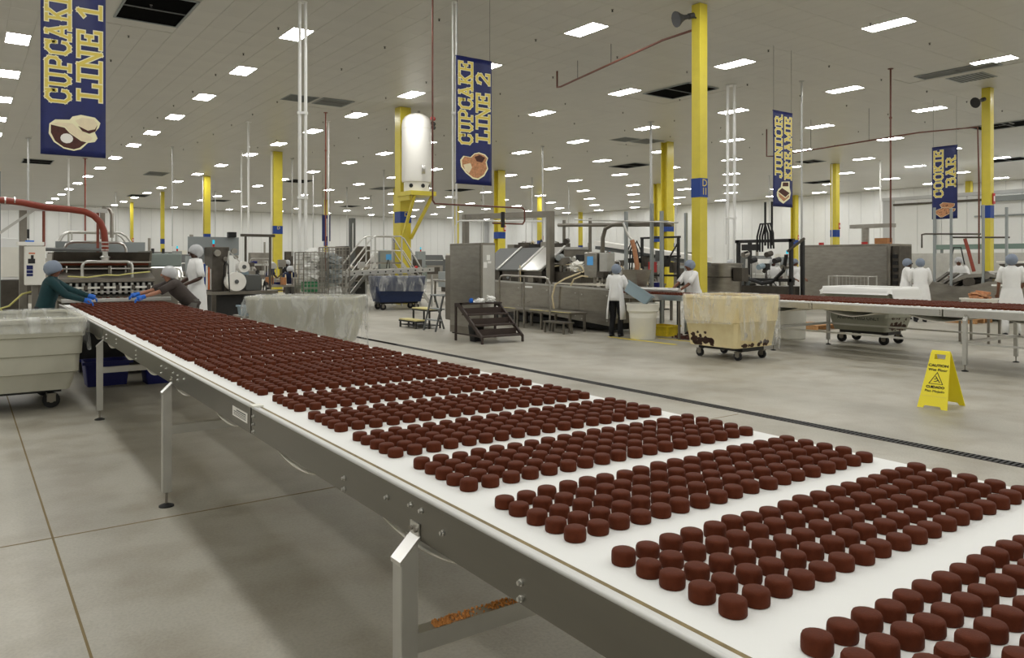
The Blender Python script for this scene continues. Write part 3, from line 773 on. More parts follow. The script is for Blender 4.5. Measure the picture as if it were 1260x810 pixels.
rb = MB().grid([[(x, y, .79 - .06 * math.cos(2 * math.pi * y / 1.5)) for x in (12.64, 13.4, 14.3)] for y in [1.2 + .06 * k for k in range(166)]])
o = rb.build('return_belt', 'belt_return', c2, smooth=True); sm = o.modifiers.new('s', 'SOLIDIFY'); sm.thickness = .005
for y in (8.22, 5.9):
    for z in (.86, .89, .92): MB().cyl((12.6, y + .05, z), (12.588, y + .05, z), .008, 6).build('bolt', 'steel_dull', c2)
mb = MB(); rnd = random.Random(21)
y = 1.1; row = 0
while y < 11.1:
    for k in range(19): mb.add(*(lambda q: (q.v, q.f))(cupcake_mb(8, (12.74 + .0825 * k + rnd.uniform(-.006, .006), y + rnd.uniform(-.006, .006), .9605), False)))
    row += 1; y += .0805 if row % 6 else .13
single(mb, 'cupcakes', 'chocolate', 'band of chocolate cupcakes riding the second conveyor', 'cupcakes', None, 'stuff', smooth='auto')

# ------------------------------------------------------------------ bins on casters
D90 = math.radians(90)
def rrect(hx, hy, z, r, n=4):
    pts = []
    for cx, cy, a0 in ((hx - r, hy - r, 0), (-hx + r, hy - r, 90), (-hx + r, -hy + r, 180), (hx - r, -hy + r, 270)):
        for k in range(n + 1):
            a = math.radians(a0 + 90 * k / n); pts.append((cx + r * math.cos(a), cy + r * math.sin(a), z))
    return pts
def bin_cart(name, label, loc, rz, L, W, H, m, zb=.24, taper=.8, wheel=.075, steps=3, dirt=False, rim_m=None, dirt_end=False):
    """tapered plastic hopper with moulded ledges, rolled rim and four casters; local x = long side"""
    r = thing(name, label, 'bin cart', loc, rz)
    b = MB(); secs = []
    hL, hW = L / 2, W / 2
    for k in range(steps + 1):
        z = zb + (H - zb) * k / steps; q = taper + (1 - taper) * k / steps * .93
        if k > 0: secs.append(rrect(hL * q, hW * q, z - .012, .07))
        if k < steps: secs.append(rrect(hL * (q + .02 if k else q - .03), hW * (q + .02 if k else q - .03), z, .07))
    # inside
    q = taper + (1 - taper) * .93 - .03
    secs.append(rrect(hL * q, hW * q, H - .012, .06)); secs.append(rrect(hL * (taper - .05), hW * (taper - .05), zb + .05, .06))
    b.loft(secs); b.build('hopper', m, r, smooth='auto', world=False)
    b = MB(); n = len(rrect(1, 1, 0, .1))
    A = [rrect(hL * .965, hW * .965, H - .06, .08), rrect(hL, hW, H - .055, .09), rrect(hL, hW, H - .008, .09), rrect(hL * .985, hW * .985, H + .004, .09), rrect(hL * .94, hW * .94, H + .002, .08), rrect(hL * .935, hW * .935, H - .03, .08)]
    b.loft(A, False, False); b.build('rim', rim_m or m, r, smooth='auto', world=False)
    hb = MB().box(-hL * taper * .9, hL * taper * .9, -hW * taper * .55, -hW * taper * .4, zb - .07, zb).box(-hL * taper * .9, hL * taper * .9, hW * taper * .4, hW * taper * .55, zb - .07, zb)
    hb.box(-hL * taper * .9, -hL * taper * .7, -hW * taper * .4, hW * taper * .4, zb - .07, zb).box(hL * taper * .7, hL * taper * .9, -hW * taper * .4, hW * taper * .4, zb - .07, zb)
    hb.build('chassis', 'dark', r, world=False)
    for sx in (-1, 1):
        for sy in (-1, 1):
            x, y = sx * hL * taper * .78, sy * hW * taper * .62
            f = MB().box(x - .045, x + .045, y - .03, y - .024, wheel * .8, zb - .07).box(x - .045, x + .045, y + .024, y + .03, wheel * .8, zb - .07).box(x - .05, x + .05, y - .045, y + .045, zb - .085, zb - .07)
            c = f.build('caster', 'steel_dull', r, world=False)
            MB().cyl((x, y - .021, wheel), (x, y + .021, wheel), wheel, 18).build('wheel', 'rubber', c, smooth='auto', world=False)
            MB().cyl((x, y - .032, wheel), (x, y + .032, wheel), wheel * .35, 10).build('hub', 'steel_dull', c, smooth='auto', world=False)
    if dirt or dirt_end:
        rnd = random.Random(4)
        def wall(z):                              # half-extent factor of the hopper wall at height z
            k = min(steps - 1, int((z - zb) / (H - zb) * steps)); t = (z - zb) / (H - zb) * steps - k
            q0 = taper + (1 - taper) * k / steps * .93; q1 = taper + (1 - taper) * (k + 1) / steps * .93
            a0 = q0 + .02 if k else q0 - .03
            return a0 + (q1 - a0) * t
        for q in range(60):
            z0 = zb + .03 + abs(rnd.gauss(0, .1 if dirt else .12)); s = rnd.uniform(.02, .06) * (1.3 - min(1, (z0 - zb) * 2.2))
            if s < .012: continue
            end = dirt_end or rnd.random() < .15
            c = rnd.uniform(-.1, .95) if not end else rnd.uniform(-.8, .8)
            pts = []
            for w in range(9):
                dz = s * .8 * rnd.uniform(.6, 1.1) * math.sin(w * .7); dx = s * rnd.uniform(.6, 1.1) * math.cos(w * .7); z = max(zb + .005, z0 + dz); f_ = wall(z)
                if not end: pts.append((c * hL * taper * .85 + dx, hW * f_ + .003, z))
                else: pts.append((-hL * f_ - .003, c * hW * taper * .85 + dx, z))
            MB().add(pts, [tuple(range(9))]).build('stain', 'dirt', r, world=False)
    return r
def liner(name, label, loc, rz, L, W, H, m, hang, drop_in=.25, seed=1, group=None, flare=.03, corners=None):
    """thin plastic film draped over a rim: inside wall, over the rim and hanging outside with a ragged hem"""
    rnd = random.Random(seed)
    hL, hW = L / 2, W / 2; N = 12
    def ringN(k, z): return rrect(hL * k, hW * k, z, .1, N)
    n = len(ringN(1, 0)); rings = []
    prof = [(-1, .9), (-.5, .925), (0, .945), (.3, 1.0), (.6, 1.02), (1, 1.025), (1.4, 1.02)]
    ph = [rnd.uniform(0, 6.28) for _ in range(6)]
    def hemv(i):
        a = i / n * 2 * math.pi
        v = 1 + .45 * math.sin(a + ph[0]) + .4 * math.sin(3 * a + ph[1]) + .12 * math.sin(5 * a + ph[2])
        return v
    def wr(i, s): 
        a = i / n * 2 * math.pi
        return .006 * math.sin(9 * a + ph[3] + s * 1.5) + .004 * math.sin(23 * a + ph[4] - s * 2)
    pts = [(.88, H - drop_in), (.915, H - .1), (.93, H - .01), (.97, H + .022), (1.005, H + .02), (1.02, H - .03)]
    for k, z in pts:
        rings.append([(x * (1 + wr(i, z * 4) * .5), y * (1 + wr(i, z * 4) * .5), z) for i, (x, y, z) in enumerate(ringN(k, z))])
    for s in range(1, 7):
        R = []
        for i, (x, y, _) in enumerate(ringN(1.02, 0)):
            h = hang * max(.25, hemv(i)) * s / 6
            f = 1 + flare * s / 6 + wr(i, s * .7) * (.4 + s * .35) - .04 * (h / H)
            R.append((x * f, y * f, H - .03 - h))
        rings.append(R)
    mb = MB().loft(rings, False, False)
    o = mb.build(name, m, None, smooth=True)
    o.location = loc; o.rotation_euler = (0, 0, rz)
    return tag(o, label, 'plastic liner', group)
# bin at the lower left, beside the conveyor
bin_cart('bin_cart', 'large pale grey plastic bin cart at the left edge beside the conveyor', (.13, 10.85, 0), 0, 2.06, 1.8, 1.06, 'bin_grey', zb=.24, taper=.87, wheel=.09, steps=4)
liner('plastic_liner', 'clear plastic film bunched over the corner of the left grey bin', (.13, 10.85, 0), 0, 2.06, 1.8, 1.06, 'film', .2, seed=3, flare=.012)
# bin right of the belt
rz2 = math.radians(-35)
bin_cart('bin_cart', 'long grey bin cart wrapped in clear plastic right of the cupcake belt', (5.22, 13.85, 0), rz2, 2.05, 1.0, 1.05, 'bin_grey', zb=.2, taper=.84, steps=3)
liner('plastic_liner', 'clear plastic film draped over the bin right of the belt', (5.22, 13.85, 0), rz2, 2.05, 1.0, 1.05, 'film', .62, seed=8, flare=.05)
# cream bin in front of the second line
bin_cart('bin_cart', 'dirty cream coloured bin cart standing in front of the second line', (11.08, 8.82, 0), D90, 1.22, 1.22, 1.1, 'bin_cream', zb=.22, taper=.87, steps=2, dirt=True, wheel=.075)
liner('plastic_liner', 'clear plastic film hanging over the dirty cream bin', (11.08, 8.82, 0), D90, 1.22, 1.22, 1.1, 'film', .6, seed=12, flare=.03)
# grey bin behind the second conveyor
g4 = bin_cart('bin_cart', 'grey bin cart stencilled ANIMAL FEED ONLY seen beneath the second conveyor', (15.42, 8.7, 0), D90, 1.5, 1.16, 1.15, 'bin_dirty', zb=.27, taper=.78, steps=3, wheel=.1, dirt_end=True)
put_text('ANIMAL FEED ONLY', .1, lambda p, q: (-p - .02, .488 + q * .194, .5 + q), 'stencil', 'dark', g4, world=False)
liner('plastic_liner', 'white plastic liner folded over the rim of the animal feed bin', (15.42, 8.7, 0), D90, 1.5, 1.16, 1.15, 'film_white', .13, seed=5, flare=.05)
# blue bin in the middle distance
bin_cart('bin_cart', 'dark blue bin cart wrapped in plastic under the inclined conveyor', (12.45, 24.4, 0), math.radians(-8), 1.8, 1.1, 1.17, 'bin_blue', zb=.28, taper=.86, steps=3, wheel=.11)
liner('plastic_liner', 'clear plastic film with tape around the dark blue bin', (12.45, 24.4, 0), math.radians(-8), 1.8, 1.1, 1.17, 'film', .6, seed=2, flare=.03)

# ------------------------------------------------------------------ people
def ik(s, w, l1, l2, pole):
    s, w = Vector(s), Vector(w); d = w - s; L = min(d.length, (l1 + l2) * .995); dn = d.normalized()
    a = (l1 * l1 - l2 * l2 + L * L) / (2 * L); h = math.sqrt(max(0, l1 * l1 - a * a))
    p = Vector(pole); p = (p - dn * p.dot(dn)).normalized()
    return s + dn * a + p * h, s + dn * L
def skin_mesh(verts, edges, radii, root=0, sub=1):
    me = bpy.data.meshes.new('sk'); me.from_pydata([tuple(v) for v in verts], edges, [])
    ob = bpy.data.objects.new('sk', me); COL.objects.link(ob)
    ob.modifiers.new('skin', 'SKIN'); sv = me.skin_vertices[0].data
    for i, r in enumerate(radii): sv[i].radius = (r, r) if not isinstance(r, tuple) else r; sv[i].use_root = (i == root)
    m = ob.modifiers.new('sub', 'SUBSURF'); m.levels = sub; m.render_levels = sub
    dg = bpy.context.evaluated_depsgraph_get(); dg.update()
    out = bpy.data.meshes.new_from_object(ob.evaluated_get(dg))
    vs = [tuple(v.co) for v in out.vertices]; fs = [tuple(p.vertices) for p in out.polygons]
    bpy.data.objects.remove(ob); bpy.data.meshes.remove(out)
    return vs, fs
def person(label, loc, rz, H=1.72, lean=0., hands=((.3, .2, 1.05), (.3, -.2, 1.05)), skin='skin_brown', shirt='white_cloth', sleeve=.5, trousers='trousers_black',
           net='hairnet_blue', coat=0., apron=False, gloves=None, head_tilt=0., head_turn=0., bulk=1., shoes='rubber', feet=((0, .11), (0, -.11)), coat_m=None, crouch=0.):
    """local +x is forward, +y the left side; hands are (x, y, z) targets in metres"""
    r = thing('person', label, 'person', loc, rz)
    k = H / 1.74
    pel = Vector((0, 0, (.94 - crouch) * k)); R = Matrix.Rotation(lean, 3, 'Y')
    def up(x, y, z): return pel + R @ Vector((x * k, y * k, (z - .94) * k))
    spine, chest, neckb, neck = up(0, 0, 1.12), up(.0, 0, 1.33), up(0, 0, 1.45), up(.012, 0, 1.5)
    Rh = R @ Matrix.Rotation(-lean * .55 + head_tilt, 3, 'Y') @ Matrix.Rotation(head_turn, 3, 'Z')
    def hd(x, y, z): return neck + Rh @ Vector((x * k, y * k, z * k))
    V = []; E = []; Rd = []
    def v(p, rad, par=None):
        V.append(Vector(p)); Rd.append(rad * k); i = len(V) - 1
        if par is not None: E.append((par, i))
        return i
    i0 = v(pel, .12 * bulk); i1 = v(spine, .105 * bulk, i0); i2 = v(chest, .12 * bulk, i1); i3 = v(neckb, .06, i2); i4 = v(neck, .05, i3)
    i5 = v(hd(.015, 0, .06), .066, i4); i6 = v(hd(.02, 0, .13), .083, i5); i7 = v(hd(.012, 0, .19), .07, i6)
    arms = []
    for s, tgt in ((1, hands[0]), (-1, hands[1])):
        sh = up(0, s * .175 * (1 + (bulk - 1) * .7), 1.42)
        el, wr = ik(sh, Vector(tgt), .29 * k, .27 * k, (-.3, s * .5, -1))
        a0 = v(sh, .055, i2); a1 = v(sh.lerp(el, .5), .046, a0); a2 = v(el, .038, a1); a3 = v(el.lerp(wr, .45), .036, a2); a4 = v(wr, .026, a3)
        d = (wr - el).normalized(); side = d.cross(Vector((0, 0, 1)));
        if side.length < .1: side = Vector((0, 1, 0))
        side.normalize(); dn = Vector((0, 0, -1)) - d * (-d.z); dn = dn.normalized() if dn.length > .1 else Vector((1, 0, 0))
        palm = v(wr + d * .055 * k, .03, a4)
        for q, L in ((-.03, .075), (-.01, .085), (.01, .08), (.03, .065)):
            f0 = v(wr + d * .085 * k + side * q * k, .0095, palm); f1 = v(V[f0] + (d * .8 + dn * .35) * L * .55 * k, .0085, f0); v(V[f1] + (d * .4 + dn * .8) * L * .45 * k, .007, f1)
        t0 = v(wr + d * .04 * k + side * .042 * k * -s, .011, palm); v(V[t0] + (d * .75 + dn * .4) * .05 * k, .009, t0)
        arms.append((sh, el, wr, d, side, dn))
    legs = []
    for s, ft in ((1, feet[0]), (-1, feet[1])):
        hp = pel + Vector((0, s * .09 * k, -.04 * k)); an = Vector((ft[0] * k, ft[1] * k, .085 * k))
        kn, an = ik(hp, an, .42 * k, .41 * k, (1, 0, 0))
        l0 = v(hp, .085 * bulk, i0); l1 = v(hp.lerp(kn, .5), .07, l0); l2 = v(kn, .053, l1); l3 = v(kn.lerp(an, .4), .05, l2); l4 = v(an, .036, l3); v(an + Vector((.13 * k, 0, -.05 * k)), .03, l4)
        legs.append((hp, kn, an))
    vs, fs = skin_mesh(V, E, Rd, 0, 1)
    b = MB().add(vs, fs)
    b.ellipsoid(hd(.103, 0, .1), (.018 * k, .014 * k, .022 * k), 8, 5)                       # nose
    for s in (-1, 1): b.ellipsoid(hd(.0, s * .083, .105), (.022 * k, .01 * k, .032 * k), 8, 5)   # ears
    b.build('body', skin, r, smooth=True, world=False)
    e = MB()
    for s in (-1, 1): e.ellipsoid(hd(.086, s * .032, .125), (.011 * k, .014 * k, .008 * k), 8, 4)
    e.build('eyes', 'eye', r, smooth=True, world=False)
    MB().ellipsoid(hd(.088, 0, .058), (.012 * k, .026 * k, .008 * k), 8, 4).build('mouth', 'lip', r, smooth=True, world=False)
    MB().ellipsoid(hd(-.012, 0, .13), (.098 * k, .09 * k, .088 * k), 12, 6, -.2).build('hair', 'hair', r, smooth=True, world=False)
    if net:
        mb = MB().ellipsoid(hd(-.028, 0, .122), (.128 * k, .118 * k, .125 * k), 16, 10, -.6, Rh @ Matrix.Rotation(-.5, 3, 'Y'))
        mb.v = [(p[0] + random.uniform(-.004, .004), p[1] + random.uniform(-.004, .004), p[2] + random.uniform(-.003, .004)) for p in mb.v]
        mb.build('hairnet', net, r, smooth=True, world=False)
    # top garment
    def ell(c, rx, ry, n=18, rot=R): return [Vector(c) + rot @ Vector((rx * k * bulk * math.cos(2 * math.pi * q / n), ry * k * math.sin(2 * math.pi * q / n) * (1 + (bulk - 1) * .7), 0)) for q in range(n)]
    b = MB()
    low = up(0, 0, .86)
    b.loft([ell(low, .135, .175), ell(up(0, 0, .95), .135, .175), ell(up(0, 0, 1.1), .125, .16), ell(up(.01, 0, 1.28), .135, .185), ell(up(.005, 0, 1.38), .125, .2), ell(up(0, 0, 1.44), .1, .17), ell(up(0, 0, 1.475), .07, .09), ell(up(.003, 0, 1.5), .06, .062)])
    for s, (sh, el, wr, d, side, dn) in zip((1, -1), arms):
        pts = [sh - (el - sh) * .12 + Vector((0, -s * .03, 0)), sh.lerp(el, .2), sh.lerp(el, .6), sh.lerp(el, .95)]; rad = [.07 * k, .07 * k, .066 * k, .07 * k]
        if sleeve > .6: pts += [el.lerp(wr, .1), el.lerp(wr, .55), el.lerp(wr, .96)]; rad = [.07 * k, .068 * k, .062 * k, .058 * k, .056 * k, .048 * k, .04 * k]
        b.tube(pts, .06, 12, rad)
    b.build('shirt', shirt, r, smooth=True, world=False)
    b = MB()
    for hp, kn, an in legs:
        b.tube([hp + Vector((0, 0, .06 * k)), hp.lerp(kn, .3), kn, kn.lerp(an, .5), an + Vector((0, 0, -.03 * k))], .08, 12, [.095 * k * bulk, .095 * k * bulk, .075 * k, .068 * k, .068 * k])
    b.loft([ell(pel + Vector((0, 0, -.1 * k)), .125, .165, rot=Matrix.Identity(3)), ell(pel, .135, .17, rot=Matrix.Identity(3)), ell(pel + Vector((0, 0, .08 * k)), .125, .16, rot=Matrix.Identity(3))])
    b.build('trousers', trousers, r, smooth=True, world=False)
    for hp, kn, an in legs:
        b = MB(); rings = []
        for t, w, h in ((-.09, .03, .05), (-.07, .04, .075), (0, .043, .085), (.08, .045, .06), (.15, .044, .045), (.18, .03, .03)):
            cx, cy = an.x + t * k, an.y
            rings.append([(cx, cy + w * k * math.cos(2 * math.pi * q / 10), h * k * (.5 + .5 * math.sin(2 * math.pi * q / 10))) for q in range(10)])
        b.loft(rings); b.build('shoe', shoes, r, smooth=True, world=False)
    if coat:
        b = MB(); I = Matrix.Identity(3); zc = coat * k
        b.loft([ell(up(0, 0, 1.02), .14, .178), ell(pel, .155, .195, rot=I), ell((pel.x + .01, 0, (pel.z + zc) / 2), .18, .225, rot=I), ell((pel.x + .015, 0, zc), .195, .25, rot=I)], False, False)
        b.build('coat_skirt', coat_m or shirt, r, smooth=True, world=False)
    if apron:
        b = MB(); n = 14; rows = []
        for z, rx, ry in ((1.3, .145, .14), (1.05, .15, .18), (.9, .165, .2), (.65, .19, .23), (.42, .2, .245)):
            rows.append([(pel.x + rx * k * bulk * math.cos(a) if z < .95 else up(rx * math.cos(a), 0, z).x, ry * k * math.sin(a), z * k if z < .95 else up(rx * math.cos(a), 0, z).z) for a in [math.radians(-140 + 280 * q / n) for q in range(n + 1)]])
        b.grid(rows); o = b.build('apron', 'white_cloth', r, smooth=True, world=False); sm = o.modifiers.new('s', 'SOLIDIFY'); sm.thickness = .006
    if gloves:
        for sh, el, wr, d, side, dn in arms:
            b = MB().tube([wr - d * .04 * k, wr, wr + d * .05 * k, wr + d * .09 * k], .04, 10, [.036 * k, .036 * k, .045 * k, .042 * k])
            for q, L in ((-.03, .08), (-.01, .09), (.01, .085), (.03, .07)):
                p0 = wr + d * .085 * k + side * q * k; p1 = p0 + (d * .8 + dn * .35) * L * .55 * k; b.tube([p0, p1, p1 + (d * .4 + dn * .8) * L * .5 * k], .012, 6, [.013 * k, .012 * k, .009 * k])
            b.tube([wr + d * .03 * k - side * .03 * k, wr + d * .08 * k - side * .06 * k], .012, 6); b.build('glove', gloves, r, smooth=True, world=False)
    return r
D = math.radians
person('worker in dark teal shirt and blue hairnet leaning over the left side of the belt', (1.0, 13.7, 0), D(-8), 1.72, .22, ((.62, .15, 1.14), (.55, -.18, 1.1)), 'skin_brown', 'teal_shirt', 1., 'trousers_black', 'hairnet_blue', gloves='glove')
person('worker in brown shirt bending over the belt with blue gloved hands', (3.27, 14.3, 0), D(183), 1.76, .72, ((1.0, .22, 1.03), (1.08, -.12, 1.05)), 'skin_mid', 'brown_shirt', .5, 'trousers_grey', 'hairnet_white', gloves='glove', head_tilt=-.25)
st = single(MB().box(3.32, 4.26, 15.0, 16.6, 0, .12).box(3.3, 4.28, 14.98, 16.62, .12, .14), 'work_platform', 'steel_dark', 'low dark work platform under the man in the white coat', 'platform')
person('tall man in long white coat and hairnet standing beside the brown-shirted worker', (3.7, 15.75, .14), D(185), 1.88, .04, ((.26, .2, 1.12), (.3, -.12, 1.12)), 'skin_dark', 'white_cloth', .5, 'white_cloth', 'hairnet_white', coat=.5)
person('woman with back turned in white apron and black trousers at the second line', (11.98, 12.72, 0), D(28), 1.63, .06, ((.34, .14, 1.02), (.34, -.16, 1.0)), 'skin_dark', 'white_cloth', .5, 'trousers_black', 'hairnet_blue', apron=True)
person('worker in white coat reaching over the belt in front of column D 11', (13.82, 12.04, 0), D(165), 1.74, .22, ((.5, .15, 1.03), (.52, -.15, 1.03)), 'skin_brown', 'white_cloth', .5, 'white_cloth', 'hairnet_blue', coat=.6, bulk=1.15)
person('worker in white bending near the steel kettle', (20.5, 16.1, 0), D(120), 1.78, .3, ((.4, .2, 1.0), (.45, -.2, 1.0)), 'skin_dark', 'white_cloth', .5, 'white_cloth', 'hairnet_white')
person('worker in white standing among the black hoses', (22.3, 16.0, 0), D(230), 1.78, .1, ((.3, .2, 1.1), (.3, -.2, 1.0)), 'skin_dark', 'white_cloth', .5, 'white_cloth', 'hairnet_white')
person('worker in white apron standing left of the big steel box', (22.6, 15.35, 0), D(250), 1.78, .0, ((.28, .2, 1.1), (.3, -.2, 1.1)), 'skin_brown', 'white_cloth', .5, 'white_cloth', 'hairnet_blue', apron=True)
person('worker in white with dark arms facing a colleague right of the steel box', (22.5, 11.62, 0), D(-60), 1.78, .12, ((.3, .2, 1.1), (.3, -.15, .95)), 'skin_dark', 'white_cloth', .5, 'white_cloth', 'hairnet_blue', apron=True)
person('worker seen from behind in a long white coat over black trousers', (21.8, 10.82, 0), D(35), 1.78, .1, ((.35, .15, 1.1), (.3, -.2, 1.0)), 'skin_brown', 'white_cloth', 1., 'trousers_black', 'hairnet_blue', coat=.52, bulk=1.1)
person('worker in white cap half hidden behind the third line machine', (25.6, 11.5, 0), D(200), 1.85, .25, ((.45, .2, 1.1), (.45, -.2, 1.1)), 'skin_brown', 'white_cloth', .5, 'white_cloth', 'hairnet_white')
person('worker in white shirt, apron and trousers with back turned at the right edge', (19.3, 7.55, 0), D(30), 1.86, .0, ((.2, .24, .95), (.3, -.22, 1.05)), 'skin_brown', 'white_cloth', .5, 'white_cloth', 'hairnet_blue', coat=.62)
person('distant worker in navy bending at the packaging tables', (10.9, 33.9, 0), D(-20), 1.72, .45, ((.5, .2, .9), (.5, -.2, .9)), 'skin_dark', 'navy_cloth', .5, 'trousers_black', 'hairnet_white')
person('distant worker in dark top and white hairnet beside the yellow column', (11.75, 33.2, 0), D(190), 1.78, .3, ((.5, .2, 1.0), (.5, -.2, 1.0)), 'skin_dark', 'trousers_black', .5, 'trousers_black', 'hairnet_white')
person('distant worker stooping in dark top beside the wire cages', (9.6, 27.2, 0), D(250), 1.75, .9, ((.5, .2, .7), (.5, -.2, .7)), 'skin_dark', 'navy_cloth', .5, 'trousers_grey', 'hairnet_white')

# ------------------------------------------------------------------ line 1 depositor at the far end of the belt
def rail(pts, r, m, name, parent, n=8, round_=.0):
    return MB().tube(pts, r, n).build(name, m, parent, smooth='auto')
def arch(a, b, z0, z1, q=.08):                   # inverted U between two floor points a, b
    a, b = Vector((a[0], a[1], 0)), Vector((b[0], b[1], 0)); u = (b - a).normalized() * q
    return [(a.x, a.y, z0), (a.x, a.y, z1 - q), tuple(a + u * .3 + Vector((0, 0, z1 - q * .3))), tuple(a + u + Vector((0, 0, z1))), tuple(b - u + Vector((0, 0, z1))), tuple(b - u * .3 + Vector((0, 0, z1 - q * .3))), (b.x, b.y, z1 - q), (b.x, b.y, z0)]
m = thing('depositor_machine', 'stainless cupcake depositor with dark hopper and nozzle row at the far belt end', 'machine', (2.15, 16.2, 0))
MB().box(1.36, 2.96, 15.9, 17.6, .35, 1.08).build('body', 'steel_dull', m, bevel=.01)
for x in (1.42, 2.9):
    for y in (15.98, 17.5): MB().box(x - .04, x + .04, y - .04, y + .04, 0, .35).build('leg', 'steel_dull', m)
MB().box(1.36, 3.02, 14.95, 15.88, 1.0, 1.03).build('transfer_plate', 'steel', m)
MB().box(1.34, 3.06, 14.9, 14.95, .99, 1.055).build('front_bar', 'alu', m, bevel=.008)
MB().box(1.38, 2.94, 15.86, 15.9, 1.08, 1.38).build('backing_panel', 'dark', m)
for k in range(15):
    x = 1.46 + .1 * k
    nz = MB().cyl((x, 15.78, 1.1), (x, 15.78, 1.3), .028, 10).build('nozzle', 'steel_bright', m, smooth='auto')
    MB().cyl((x, 15.78, 1.06), (x, 15.78, 1.1), .028, 10, .012).build('tip', 'dark', nz, smooth='auto')
MB().box(1.4, 2.9, 15.7, 15.76, 1.2, 1.235).build('clamp_bar', 'plastic_white', m)
MB().box(1.4, 2.9, 15.7, 15.76, 1.13, 1.15).build('clamp_bar', 'steel_bright', m)
for k in range(6): MB().box(1.5 + .26 * k, 1.56 + .26 * k, 15.68, 15.7, 1.17, 1.26).build('latch', 'steel_dark', m)
def fyz(p, q, t): return (t, p, q)
MB().prism([(15.7, 1.32), (15.78, 1.3), (16.3, 1.44), (16.3, 1.52), (16.2, 1.52), (15.7, 1.38)], fyz, 1.36, 2.94).build('sloped_cover', 'steel_dull', m)
hp = MB().prism([(16.35, 1.46), (17.0, 1.46), (17.4, 1.87), (17.36, 1.87), (16.98, 1.5), (16.38, 1.5), (16.14, 1.87), (16.1, 1.87)], fyz, 1.33, 2.93).build('hopper', 'steel_dark', m)
MB().prism([(16.14, 1.84), (17.36, 1.84), (16.98, 1.5), (16.38, 1.5)], fyz, 1.31, 1.33).build('end_plate', 'steel', hp)
MB().prism([(16.1, 1.9), (17.4, 1.9), (17.0, 1.44), (16.34, 1.44)], fyz, 2.93, 2.97).build('end_plate', 'steel', hp)
MB().box(1.36, 2.92, 16.2, 17.25, 1.62, 1.66).build('batter', 'chocolate', hp)
for z, y in ((1.68, 16.0), (1.56, 16.05)): MB().cyl((1.36, y, z), (2.93, y, z), .016, 8).build('guard_rod', 'steel_bright', m, smooth='auto')
rail(arch((1.73, 15.64), (2.54, 15.64), 1.4, 1.69), .026, 'steel_bright', 'handle', m)
rail(arch((1.62, 17.45), (2.72, 17.45), 1.86, 2.08, .14), .028, 'steel_bright', 'rear_guard', m)
MB().box(1.5, 3.15, 17.85, 17.87, 1.8, 2.1).build('splash_panel', 'grey_paint', m)
MB().box(1.5, 1.54, 17.85, 17.89, 0, 1.8).box(3.11, 3.15, 17.85, 17.89, 0, 1.8).build('panel_post', 'steel_dull', m)
vb = MB().lathe([(.05, 0), (.07, .02), (.07, .07), (.09, .08), (.09, .1), (.05, .12), (.05, .2)], (2.14, 15.98, 1.68), 12).build('inlet_valve', 'steel_bright', m, smooth='auto')
rail([(1.5, 15.6, 1.43), (1.8, 15.55, 1.41), (2.1, 15.56, 1.45), (2.3, 15.6, 1.44), (2.5, 15.58, 1.47), (2.85, 15.7, 1.5)], .012, 'hose_yellow', 'air_hose', m)
rail([(1.0, 15.3, 1.2), (.8, 15.2, 1.15), (.62, 15.3, .95), (.5, 15.5, .9), (.7, 15.6, .6)], .016, 'hose_yellow', 'air_hose', m)
hs = thing('feed_hose', 'thick brick red hose arching down into the depositor', 'hose', (2.15, 15.98, 1.88))
pts = [(.3, 15.98, 2.76), (.55, 15.98, 2.76), (.85, 15.98, 2.73), (1.2, 15.98, 2.66), (1.55, 15.98, 2.64), (1.8, 15.98, 2.61), (1.95, 15.98, 2.54), (2.06, 15.98, 2.42), (2.12, 15.98, 2.26), (2.14, 15.98, 2.05), (2.14, 15.98, 1.885)]
MB().tube(pts, .058, 12).build('hose', 'hose_red', hs, smooth='auto')
for x in (.58, .72): MB().cyl((x, 15.98, 2.755), (x + .02, 15.98, 2.755), .066, 12).build('clamp', 'steel_bright', hs)
for z in (1.9, 1.97, 2.04): MB().cyl((2.14, 15.98, z), (2.14, 15.98, z + .018), .064, 12).build('clamp', 'steel_bright', hs)
sf = thing('support_frame', 'tall steel tube frame carrying the red hose at the left edge', 'frame', (.9, 16.6, 0))
MB().box(.42, .54, 16.4, 16.52, 0, 3.3).build('post', 'grey_green', sf)
MB().box(.82, .94, 16.45, 16.57, 0, 2.68).build('post', 'steel_dull', sf)
MB().box(.54, 2.24, 16.42, 16.5, 2.62, 2.7).build('beam', 'alu', sf)
rail([(2.15, 16.46, 2.72), (2.28, 16.46, 2.7), (2.32, 16.46, 2.6), (2.32, 16.46, 2.15)], .035, 'steel', 'down_tube', sf)
MB().box(2.12, 2.2, 16.42, 16.5, 2.12, 2.62).build('post_stub', 'steel_dull', sf)
MB().bar((.5, 16.42, 2.18), (1.08, 16.42, 2.66), .045).build('brace', 'alu', sf)
MB().bar((.48, 16.1, 2.71), (.72, 16.1, 2.71), .03).bar((.5, 16.4, 2.71), (.5, 15.95, 2.71), .03).build('hose_bracket', 'alu', sf)
for x, zz in ((1.1, 0), (1.98, 0)): MB().cyl((x + .1, 16.46, zz), (x + .1, 16.46, 2.62), .025, 8).build('red_riser', 'rust_pipe', sf)
cb = thing('control_cabinet', 'pale grey control cabinet with stickers and blue lid behind the teal worker', 'cabinet', (.97, 15.15, 0))
MB().box(.83, 1.12, 15.0, 15.3, 1.3, 1.95).build('cabinet', 'plastic_white', cb, bevel=.01)
MB().box(.93, 1.02, 15.1, 15.2, 0, 1.3).build('post', 'steel_dull', cb)
MB().box(.72, 1.1, 14.98, 15.28, 1.96, 2.02).build('lid_box', 'print_white', cb)
MB().box(.84, .96, 15.05, 15.2, 2.02, 2.045).build('blue_cap', 'blue_cloth', cb)
